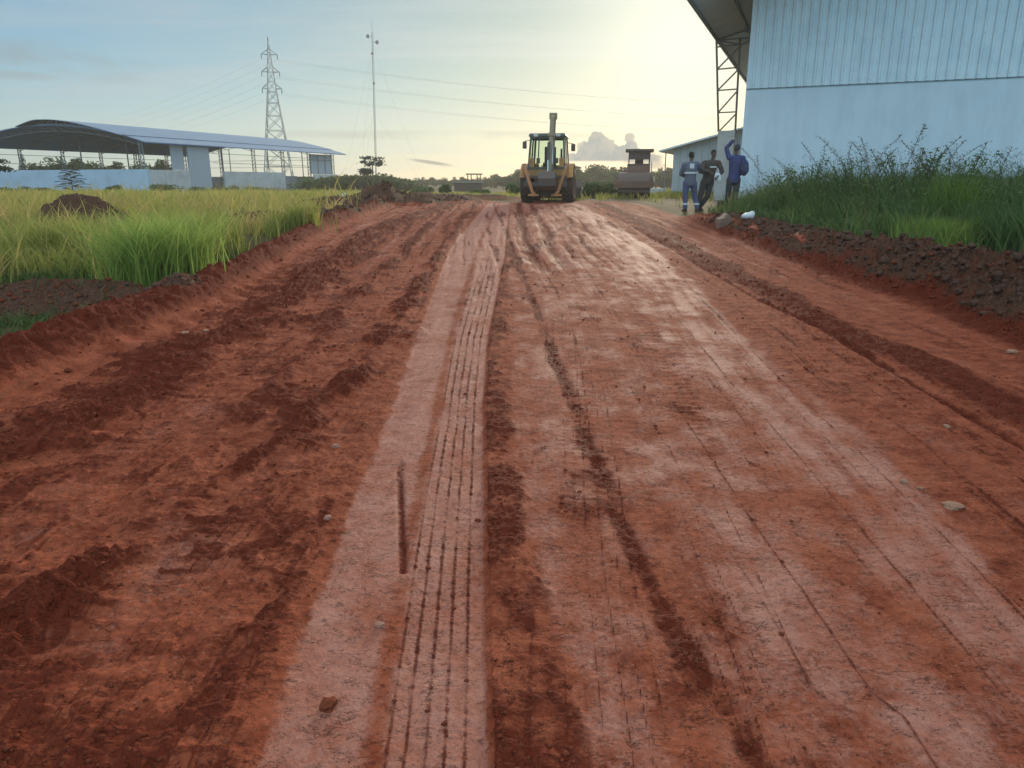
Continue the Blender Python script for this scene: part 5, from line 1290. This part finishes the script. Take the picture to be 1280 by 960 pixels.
# the dark layered young tree before the blue-white wall
def layered(px, Y, w_, h_, label):
    rr_ = np.random.RandomState(8); x = (px-640)/935*Y; r0 = thing('young_tree', (x, Y, hz(x, Y)), 0, label, 'tree')
    m_ = MB().tube((0, 0, 0), (0, 0, h_*.9), .05, .02, n=7); c = []
    for k in range(30):
        z = h_*(.12+.80*k/30); a = k*2.4; l_ = w_*.55*(1-.55*(k/30)); pts = []
        for i in range(7):
            t = i/6; pts.append(Vector((math.cos(a)*l_*t, math.sin(a)*l_*t, z+.34*math.sin(t*2.2)*l_*.6-.10*t)))
        m_.path(pts, .010, 4)
        for i in range(75):
            t = .15+.85*rr_.rand(); j = min(5, int(t*6)); p_ = pts[j].lerp(pts[j+1], t*6-j); s_ = (rr_.rand()-.5)*.42*math.sin(t*2.6+.3)
            c.append((p_.x-math.sin(a)*s_, p_.y+math.cos(a)*s_, p_.z-.25*abs(s_)))
    m_.build('trunk', BARK, r0); c = np.array(c); V, F = quads(c, .085, rr_, .25, .3); put('crown', V, F, np.repeat(rr_.rand(len(c)), 4), DKB, r0)
layered(92, 68, 3.1, 2.4, 'dark young tree with layered drooping fronds before the shed wall')
for i, (px, Y, w_, h_, lb) in enumerate([
    (18, 70, 3.5, .9, 'low shrub at the foot of the shed wall near the left edge'), (52, 70, 2.6, .8, 'low shrub by the shed wall left of the layered young tree'),
    (145, 70, 1.6, 1.1, 'small shrub by the shed wall right of the layered young tree'), (210, 72, 3.6, 1.25, 'wide green shrub before the block wall left of the tall panel'),
    (245, 73, 2.6, .8, 'low shrub at the foot of the tall grey panel'), (286, 76, 3.0, .95, 'shrub at the left end of the long block wall'), (325, 78, 3.4, .8, 'low shrub at the right part of the long block wall'),
    (378, 80, 3.0, 2.0, 'shrub with arching leaves before the dark wall right of the long block wall'), (404, 82, 2.2, 1.7, 'arching shrub at the far end of the shed'), (600, 60, 2.2, .7, 'low shrub before the far low hut'),
    (556, 58, 1.2, 1.2, 'narrow dark shrub left of the far low hut'), (640, 56, 1.8, 1.4, 'scrubby shrub just left of the backhoe'), (742, 42, 1.5, 1.0, 'pale green shrub between backhoe and roller'), (760, 48, 1.6, 1.1, 'bushy shrub close to the left side of the roller'),
    (526, 62, 2.4, .9, 'pale shrub right of the dark thicket'), (655, 50, 1.1, 1.0, 'small shrub touching the backhoe outline on its left')]):
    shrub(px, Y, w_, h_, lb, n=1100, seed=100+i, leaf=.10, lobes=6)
# dark thicket right of the shed
for i, (px, Y, w_, h_, lb) in enumerate([(428, 96, 8, 2.1, 'left lobe of the dark thicket right of the shed'), (455, 98, 9, 2.7, 'highest rounded bush of the dark thicket under the radio mast'),
    (480, 97, 8, 2.1, 'sloping bush of the dark thicket right of the radio mast'), (503, 99, 6, 1.2, 'low right end of the dark thicket')]):
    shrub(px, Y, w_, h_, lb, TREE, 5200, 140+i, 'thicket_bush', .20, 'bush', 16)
# trees
def tree_proto(seed, h_=6.0, w_=5.0, n=3200, leaf=.22, flat=.6, trunk=.22, lobes=17):
    rr_ = np.random.RandomState(seed); r0 = thing('tree', (0, 0, 0)); m_ = MB(); m_.tube((0, 0, -.2), (.1, 0, h_*trunk), h_*.028, h_*.02, n=8); cs_ = []
    for k in range(lobes):
        a = k*2.4+rr_.rand(); q_ = rr_.rand()**.5; z = h_*(.16+.70*rr_.rand()*(1.1-q_*.5)); c0 = (math.cos(a)*w_*.40*q_, math.sin(a)*w_*.40*q_, z); cs_.append((*c0, w_*(.13+.12*rr_.rand()), h_*(.09+.10*rr_.rand())))
        mid_ = (c0[0]*.45, c0[1]*.45, h_*trunk+(z-h_*trunk)*.5); m_.tube((.1, 0, h_*trunk*.92), mid_, h_*.013, h_*.009, n=5); m_.tube(mid_, c0, h_*.009, h_*.003, n=4)
    m_.build('trunk', BARK, r0); c = []
    for i in range(n):
        q_ = cs_[rr_.randint(lobes)]; v = rr_.randn(3); v /= np.linalg.norm(v); rad = (.35+.75*rr_.rand()); c.append((q_[0]+v[0]*q_[3]*rad, q_[1]+v[1]*q_[3]*rad, q_[2]+v[2]*q_[4]*rad))
    c = np.array(c); V, F = quads(c, leaf, rr_, flat, .55); put('crown', V, F, np.repeat(rr_.rand(n), 4), TREE, r0); return r0
PT = [tree_proto(201), tree_proto(202, 5.5, 6.2), tree_proto(203, 6.5, 4.6), tree_proto(204, 5.0, 6.8, trunk=.22)]
used_ = [False]*4
def plant_tree(px, Y, hh_, wf, k, rot, label, group=None):
    o = copy_tree(PT[k]) if used_[k] else PT[k]; used_[k] = True
    x = (px-640)/935*Y; s = hh_/(6.0, 5.5, 6.5, 5.0)[k]; o.location = (x, Y, hz(x, Y)); o.scale = (s*wf, s*wf, s); o.rotation_euler = (0, 0, rot); tag(o, label, 'tree', group); return o
gS = 'trees seen through the open shed'
for i, (px, Y, hh_, wf, k, lb) in enumerate([
    (27, 118, 3.4, .8, 1, 'small tree seen through the shed, second from the left'), (38, 116, 5.2, .55, 2, 'thin tall tree seen through the shed left of the wide clump'), (57, 114, 5.0, 1.2, 0, 'left tree of the widest clump seen through the shed'),
    (74, 116, 5.3, 1.25, 1, 'tree seen through the shed above the layered young tree, left half of its clump'), (88, 115, 5.3, 1.2, 0, 'tree seen through the shed straight above the layered young tree'),
    (104, 117, 4.8, 1.1, 3, 'right tree of the widest clump seen through the shed'), (131, 115, 4.6, 1.1, 1, 'spreading tree seen through the shed right of the widest clump'), (150, 118, 4.3, 1.2, 3, 'low spreading tree seen through the shed near the near corner column'),
    (170, 116, 4.5, 1.1, 0, 'tree seen through the shed just left of its near corner'), (190, 118, 4.7, 1.2, 1, 'tree seen through the shed right of its near corner'), (207, 116, 4.6, 1.0, 3, 'rightmost tree seen through the shed beside the upper panel')]):
    plant_tree(px, Y, hh_, wf, k, i*1.7, lb, gS)
gF = 'far line of hazy trees left of the backhoe'; LB1 = 'low hazy tree in the far line between the thicket and the backhoe'
r2 = np.random.RandomState(77)
for i in range(13):
    px = 512+i*9.5; top = np.interp(px, [512, 540, 570, 600, 625], [236, 231, 229, 227, 222]); Y = 175+25*r2.rand(); hh_ = max(2.4, (228-top)*Y/950+1.25+.5*r2.rand())
    plant_tree(px, Y, hh_, 1.5, i % 4, r2.rand()*6, LB1, gF)
LB2 = 'taller hazy tree on the rising tree line just left of the backhoe'
for i in range(8):
    px = 606+i*7.5; top = np.interp(px, [606, 615, 640, 660], [222, 219, 216, 208]); Y = 150+20*r2.rand()
    plant_tree(px, Y, (228-top)*Y/950+1.2+.4*r2.rand(), 1.35, (i+1) % 4, r2.rand()*6, LB2, 'rising tree line just left of the backhoe')
LB3 = 'hazy tree in the far line between the backhoe and the roller'; LB4 = 'hazy tree in the far line between the roller and the annex'
for i in range(26):
    px = 668+i*7.2; top = np.interp(px, [668, 705, 730, 765, 790, 820, 850], [206, 207, 205, 207, 212, 210, 211]); Y = 135+28*r2.rand()
    plant_tree(px, Y, (228-top)*Y/950+1.15+.6*r2.rand()-.3, 1.3, i % 4, r2.rand()*6, LB3 if px < 790 else LB4, 'far line of trees right of the backhoe')
# papaya trees by the mast and at the left edge
def papaya(px, Y, hh_, wd_, label, seed):
    rr_ = np.random.RandomState(seed); x = (px-640)/935*Y; r0 = thing('papaya_tree', (x, Y, hz(x, Y)), 0, label, 'tree')
    m_ = MB().tube((0, 0, 0), (.05, 0, hh_*.86), .09, .06, n=7); m_.build('trunk', BARK, r0); c = []; st = MB()
    for k in range(16):
        a = k*2.4; e = R(-25+70*rr_.rand()); l_ = wd_*.42; tip_ = Vector((math.cos(a)*math.cos(e)*l_, math.sin(a)*math.cos(e)*l_, hh_*.84+math.sin(e)*l_*.8)); st.tube((0.05, 0, hh_*.84), tip_, .018, n=4)
        for i in range(34): c.append(tuple(tip_+Vector((rr_.randn()*.24, rr_.randn()*.24, -abs(rr_.randn())*.16+.08))))
    st.build('leaf_stalk', BARK, r0); c = np.array(c); V, F = quads(c, .17, rr_, .5, .4); put('crown', V, F, np.repeat(rr_.rand(len(c)), 4), DKB, r0)
papaya(467, 92, 4.2, 2.7, 'papaya tree with a round tuft of leaves at the foot of the radio mast', 31)
papaya(459, 94, 2.9, 1.3, 'much smaller papaya left of the one at the radio mast', 32)
papaya(-1, 62, 2.9, 2.0, 'papaya tree cut by the left edge of the picture before the shed', 33)
# ------------------------------------------------------------------ small things
dx_, dy_ = (960-640)/935*22.0, 22.0
dr_ = thing('plastic_drum', (dx_, dy_, hz(dx_, dy_)-.03), R(15), 'blue plastic drum at the foot of the warehouse wall, left of the weeds', 'drum')
BLP = mat('blue_plastic', (.03, .14, .38), .4, var=.1, dirt=RED_DIRT, dirt_amt=.3)
MB().lathe([(0, .20), (.03, .235), (.15, .24), (.17, .25), (.19, .24), (.30, .24), (.32, .25), (.34, .24), (.42, .232), (.47, .20), (.48, .17)], (0, 0, 0), 'z', 28).build('shell', BLP, dr_, smooth=True)
MB().lathe([(.478, .175), (.51, .175), (.515, .15)], (0, 0, 0), 'z', 24).build('lid', BLP, dr_, smooth=True)
# black bag at the third man's feet
q = MB(); ball(q, (0, 0, .11), (.19, .14, .13)); ball(q, (-.06, 0, .20), (.10, .08, .10)); q = fuse(q, 'black_bag', mat('black_cloth_bag', (.025, .025, .028), .8), None, .015, 3)
q.location = ((904-640)/935*22.6, 22.6, hz((904-640)/935*22.6, 22.6)-.01); tag(q, 'black bag on the ground at the feet of the man in blue', 'bag')
def rock(name, loc, dims, seed, material, label, cat, rot=(0, 0, 0), rough=.25):
    bm = bmesh.new(); bmesh.ops.create_icosphere(bm, subdivisions=3, radius=1)
    rr_ = np.random.RandomState(seed); o1, o2 = rr_.rand()*50, rr_.rand()*50
    for v in bm.verts:
        n_ = float(pn(np.array([v.co.x*1.4+o1]), np.array([v.co.y*1.4+v.co.z*1.9+o2]))[0])+.5*float(pn(np.array([v.co.x*3.4+o1]), np.array([v.co.y*3.4+v.co.z*3.9+o2]))[0])
        c = v.co.copy(); m_ = max(abs(c.x), abs(c.y), abs(c.z)); c = c.lerp(c/m_*.85, .45); v.co = Vector((c.x*dims[0], c.y*dims[1], c.z*dims[2]))*(1+rough*n_)
    me = bpy.data.meshes.new(name); bm.to_mesh(me); bm.free(); me.materials.append(material); o = bpy.data.objects.new(name, me); COL.objects.link(o)
    o.location = loc; o.rotation_euler = rot; tag(o, label, cat); return o
CONC = mat('broken_concrete', (.36, .24, .17), .9, var=.2, bump=.5, bscale=12, dirt=RED_DIRT, dirt_amt=.5)
CLOD = mat('dried_clod', (.20, .052, .026), .98, var=.3, scale=20, bump=.8, bscale=60, spec=.08)
CLODP = mat('pale_clod', (.38, .18, .12), .95, var=.2, scale=20, bump=.8, bscale=60)
PALES = mat('pale_stone', (.36, .20, .13), .9, var=.2, spec=.1, scale=10, bump=.4, dirt=RED_DIRT, dirt_amt=.5, dscale=8)
x, y = G(903, 288)
cbk = MB().box((0, 0, 0), (.46, .13, .26), taper=(.62, .8), bev=.012).box((-.05, -.02, .10), (.22, .12, .10), Matrix.Rotation(R(25), 3, 'Y')).build('concrete_block', CONC)
cbk.location = (x, y, hz(x, y)+.13); cbk.rotation_euler = (R(14), R(-38), R(25)); tag(cbk, 'light brown broken slab tilted on the verge in front of the men', 'rubble')
if 0: rock('x', (x, y, hz(x, y)+.10), (.23, .10, .14), 3, CONC, 'light brown broken slab tilted on the verge in front of the men', 'rubble', (R(10), R(-32), R(20)), .12)
x, y = G(934, 290)
q = MB(); ball(q, (0, 0, .07), (.13, .09, .08)); ball(q, (.07, 0, .11), (.07, .05, .07)); ball(q, (-.08, .02, .06), (.07, .06, .05)); q = fuse(q, 'plastic_bag', bpy.data.materials['white_plastic'], None, .012, 1)
q.location = (x, y, hz(x, y)); tag(q, 'crumpled white plastic bag on the verge right of the tilted slab', 'bag')
def on_road(px, py, lift=0): x, y = G(px, py); return (x, y, hz(x, y)+lift)
for i, (px, py, s, mt_, lb) in enumerate([(475, 780, .020, CLODP, 'pale clod lying in the reddish strip of the left lane'), (410, 878, .030, CLOD, 'largest clod on the pale left lane near the bottom'), (597, 648, .014, CLOD, 'small clod on the right edge of the pale left lane'),
    (1130, 603, .022, PALES, 'small white stone chip on the right of the road'), (1150, 612, .015, PALES, 'smaller white chip right of the first chip'), (1190, 634, .050, PALES, 'flat pale stone slab set in the road at the right'),
    (1183, 536, .020, PALES, 'pale chip among thin tracks at the upper right'), (14, 545, .05, CLOD, 'rounded brown clod at the left edge on the loose ridge'), (232, 422, .045, PALES, 'pale flat stone at the foot of the left bank'), (258, 419, .035, PALES, 'second pale flat stone right of the one at the left bank'),
    (1265, 442, .05, PALES, 'pale stone at the right edge below the brown bank'), (340, 585, .030, CLOD, 'clod on the dark ridge left of the pale lane'), (420, 560, .022, CLODP, 'pale clod beside the pale left lane halfway up'), (410, 652, .020, CLODP, 'yellowish clod touching the left lane edge'), (735, 640, .012, CLOD, 'little clod in the middle packed strip')]):
    fl_ = .35 if mt_ is PALES and s > .03 else .65
    rock('stone' if mt_ is PALES else 'dirt_clod', on_road(px, py, s*.12), (s, s*.8, s*fl_), 20+i, mt_, lb, 'stone' if mt_ is PALES else 'clod', (0, 0, i*1.3))
# loose crumbs strewn over the road: one object
rs2 = np.random.RandomState(9); n = 60000
yy_ = 1.3+rs2.rand(n)**1.7*14; xx_ = (rs2.rand(n)*2-1)*(yy_*.8+1.2)
zz_, pa_, lo_, br_, ve_ = terrain(xx_, yy_)
keep = rs2.rand(n) < np.clip(.05+lo_*.9+br_*.8-.3*pa_, 0, 1)*(1-ve_)
xx_, yy_, zz_, br_ = xx_[keep], yy_[keep], zz_[keep], br_[keep]; n = len(xx_)
sz = (.0022+.0085*rs2.rand(n)**5)*(1+.10*yy_)*(1+1.2*br_)
dirs = np.array([(1, 0, 0), (0, 1, 0), (-1, 0, 0), (0, -1, 0), (0, 0, .8), (0, 0, -.6)])
V = dirs[None]*sz[:, None, None]*(.6+.7*rs2.rand(n, 6, 1)); a = rs2.rand(n)*6.28
Vx = V[:, :, 0]*np.cos(a)[:, None]-V[:, :, 1]*np.sin(a)[:, None]; Vy = V[:, :, 0]*np.sin(a)[:, None]+V[:, :, 1]*np.cos(a)[:, None]
V = np.stack([Vx+xx_[:, None], Vy+yy_[:, None], V[:, :, 2]+zz_[:, None]+sz[:, None]*.15], -1).reshape(-1, 3)
tf_ = np.array([(0, 1, 4), (1, 2, 4), (2, 3, 4), (3, 0, 4), (1, 0, 5), (2, 1, 5), (3, 2, 5), (0, 3, 5)]); F = (np.arange(n)[:, None, None]*6+tf_[None]).reshape(-1, 3)
print('crumbs', n)
tag(mesh_np('soil_crumbs', V, F, CLOD), 'loose crumbs of red soil strewn along the ruts', 'soil crumbs', kind='stuff')
# clods of soil lying on the banks and heaps: one object
bm = bmesh.new(); bmesh.ops.create_icosphere(bm, subdivisions=2, radius=1); bm.verts.index_update()
iv = np.array([tuple(v.co) for v in bm.verts]); itf = np.array([[v.index for v in f.verts] for f in bm.faces]); bm.free()
rs3 = np.random.RandomState(19); n = 150000
yy_ = 2.0+rs3.rand(n)**1.25*30; xx_ = (rs3.rand(n)*2-1)*(yy_*.75+1.2)
zz_, pa_, lo_, br_, ve_ = terrain(xx_, yy_)
dB = np.abs(xx_-xof(BankL, yy_)+.05); d1 = np.abs(xx_-xof(LR1, yy_)); dT = xx_-xof(ToeR, yy_)
pr = .10*ss(.5, .1, dB)+.10*ss(.35, .05, d1)*ss(16, 8, yy_)+.55*ss(-.15, .25, dT)*ss(1.8, 1.0, dT)*ss(21.5, 17, yy_)+.30*np.clip(br_, 0, 1)*(dT < 0)+.02*(lo_ > .55)*(pa_ < .3)
k = rs3.rand(n) < pr; xx_, yy_, zz_, br_, dT, dB, d1 = xx_[k], yy_[k], zz_[k], br_[k], dT[k], dB[k], d1[k]; n = len(xx_); print('clods', n)
sz = (.005+.030*rs3.rand(n)**3.0)*(.65+.85*np.clip(br_, 0, 1))*(1+.02*yy_); sz = np.where((dT < -.2) & (dB > .5) & (d1 > .4), sz*.5, sz)
def place_clods(sel, name, material, label):
    m_ = sel.sum(); s_ = sz[sel][:, None, None]
    v = iv[None]*(1+.22*rs3.randn(m_, len(iv), 1)*.8); ax = .65+.7*rs3.rand(m_, 1, 3); v = v*ax*s_
    a = rs3.rand(m_, 1)*6.28; ca, sa = np.cos(a), np.sin(a)
    V = np.stack([v[:, :, 0]*ca-v[:, :, 1]*sa+xx_[sel][:, None], v[:, :, 0]*sa+v[:, :, 1]*ca+yy_[sel][:, None], v[:, :, 2]*.8+zz_[sel][:, None]+s_[:, :, 0]*.10], -1).reshape(-1, 3)
    F = (np.arange(m_)[:, None, None]*len(iv)+itf[None]).reshape(-1, 3)
    tag(mesh_np(name, V, F, material), label, 'clods', kind='stuff')
place_clods(br_ > .4, 'brown_clods', mat('brown_clod', (.105, .058, .042), .98, var=.35, scale=6, bump=.8, bscale=60, spec=.08), 'broken brown clods covering the right bank and the field heaps')
place_clods(br_ <= .4, 'red_clods', mat('red_clod', (.17, .042, .020), .98, var=.35, scale=6, bump=.8, bscale=60, spec=.08), 'dark red clods along the left bank and loose ridges')
# stack of old timber at the right edge
tx, ty = (1268-640)/935*12.9, 12.9
ts = thing('timber_stack', (tx, ty, hz(tx, ty)), R(-12), 'weathered timber rack half hidden by grass at the right edge', 'timber stack')
OLDT = mat('bleached_timber', (.30, .23, .16), .85, var=.3, scale=8, bump=.4, bscale=30)
for i, z in enumerate((.18, .34, .50, .63)): MB().box((.0, -.02*i, z), (1.3, .05, .10), Matrix.Rotation(R((i*37 % 5)-2), 3, 'Y')).build('plank', OLDT, ts)
for x in (-.55, .0, .5): MB().box((x, .05, .34), (.08, .07, .72)).build('upright', OLDT, ts)
MB().box((.0, .35, .68), (1.35, .75, .05), Matrix.Rotation(R(-6), 3, 'X')).build('top_board', OLDT, ts)
# white scrap in the field
x, y = (431-640)/935*33, 33.0
rock('white_scrap', (x, y, hz(x, y)+.25), (.16, .12, .11), 71, bpy.data.materials['white_plastic'], 'white scrap lying at the end of the yellow grass by the dark soil heap', 'litter')
# ------------------------------------------------------------------ air
if HAZE > 0:
    hm_ = bpy.data.materials.new('haze_air'); hm_.use_nodes = True; n_ = hm_.node_tree.nodes; n_.remove(n_['Principled BSDF'])
    pv = n_.new('ShaderNodeVolumePrincipled'); pv.inputs['Color'].default_value = (.99, .95, .85, 1); pv.inputs['Density'].default_value = HAZE; pv.inputs['Anisotropy'].default_value = HAZE_G
    hm_.node_tree.links.new(pv.outputs[0], n_['Material Output'].inputs['Volume'])
    hb = MB().box((0, 280, 19), (900, 640, 42)).build('haze', hm_); tag(hb, kind='stuff'); hb['label'] = 'thin pale haze over the whole site'; hb['category'] = 'haze'
c_ = scene.cycles
c_.max_bounces = 5; c_.diffuse_bounces = 2; c_.glossy_bounces = 2; c_.transmission_bounces = 4; c_.transparent_max_bounces = 6; c_.volume_bounces = 0
c_.use_denoising = True; c_.use_adaptive_sampling = True; c_.adaptive_threshold = 0.02
c_.sample_clamp_indirect = 4
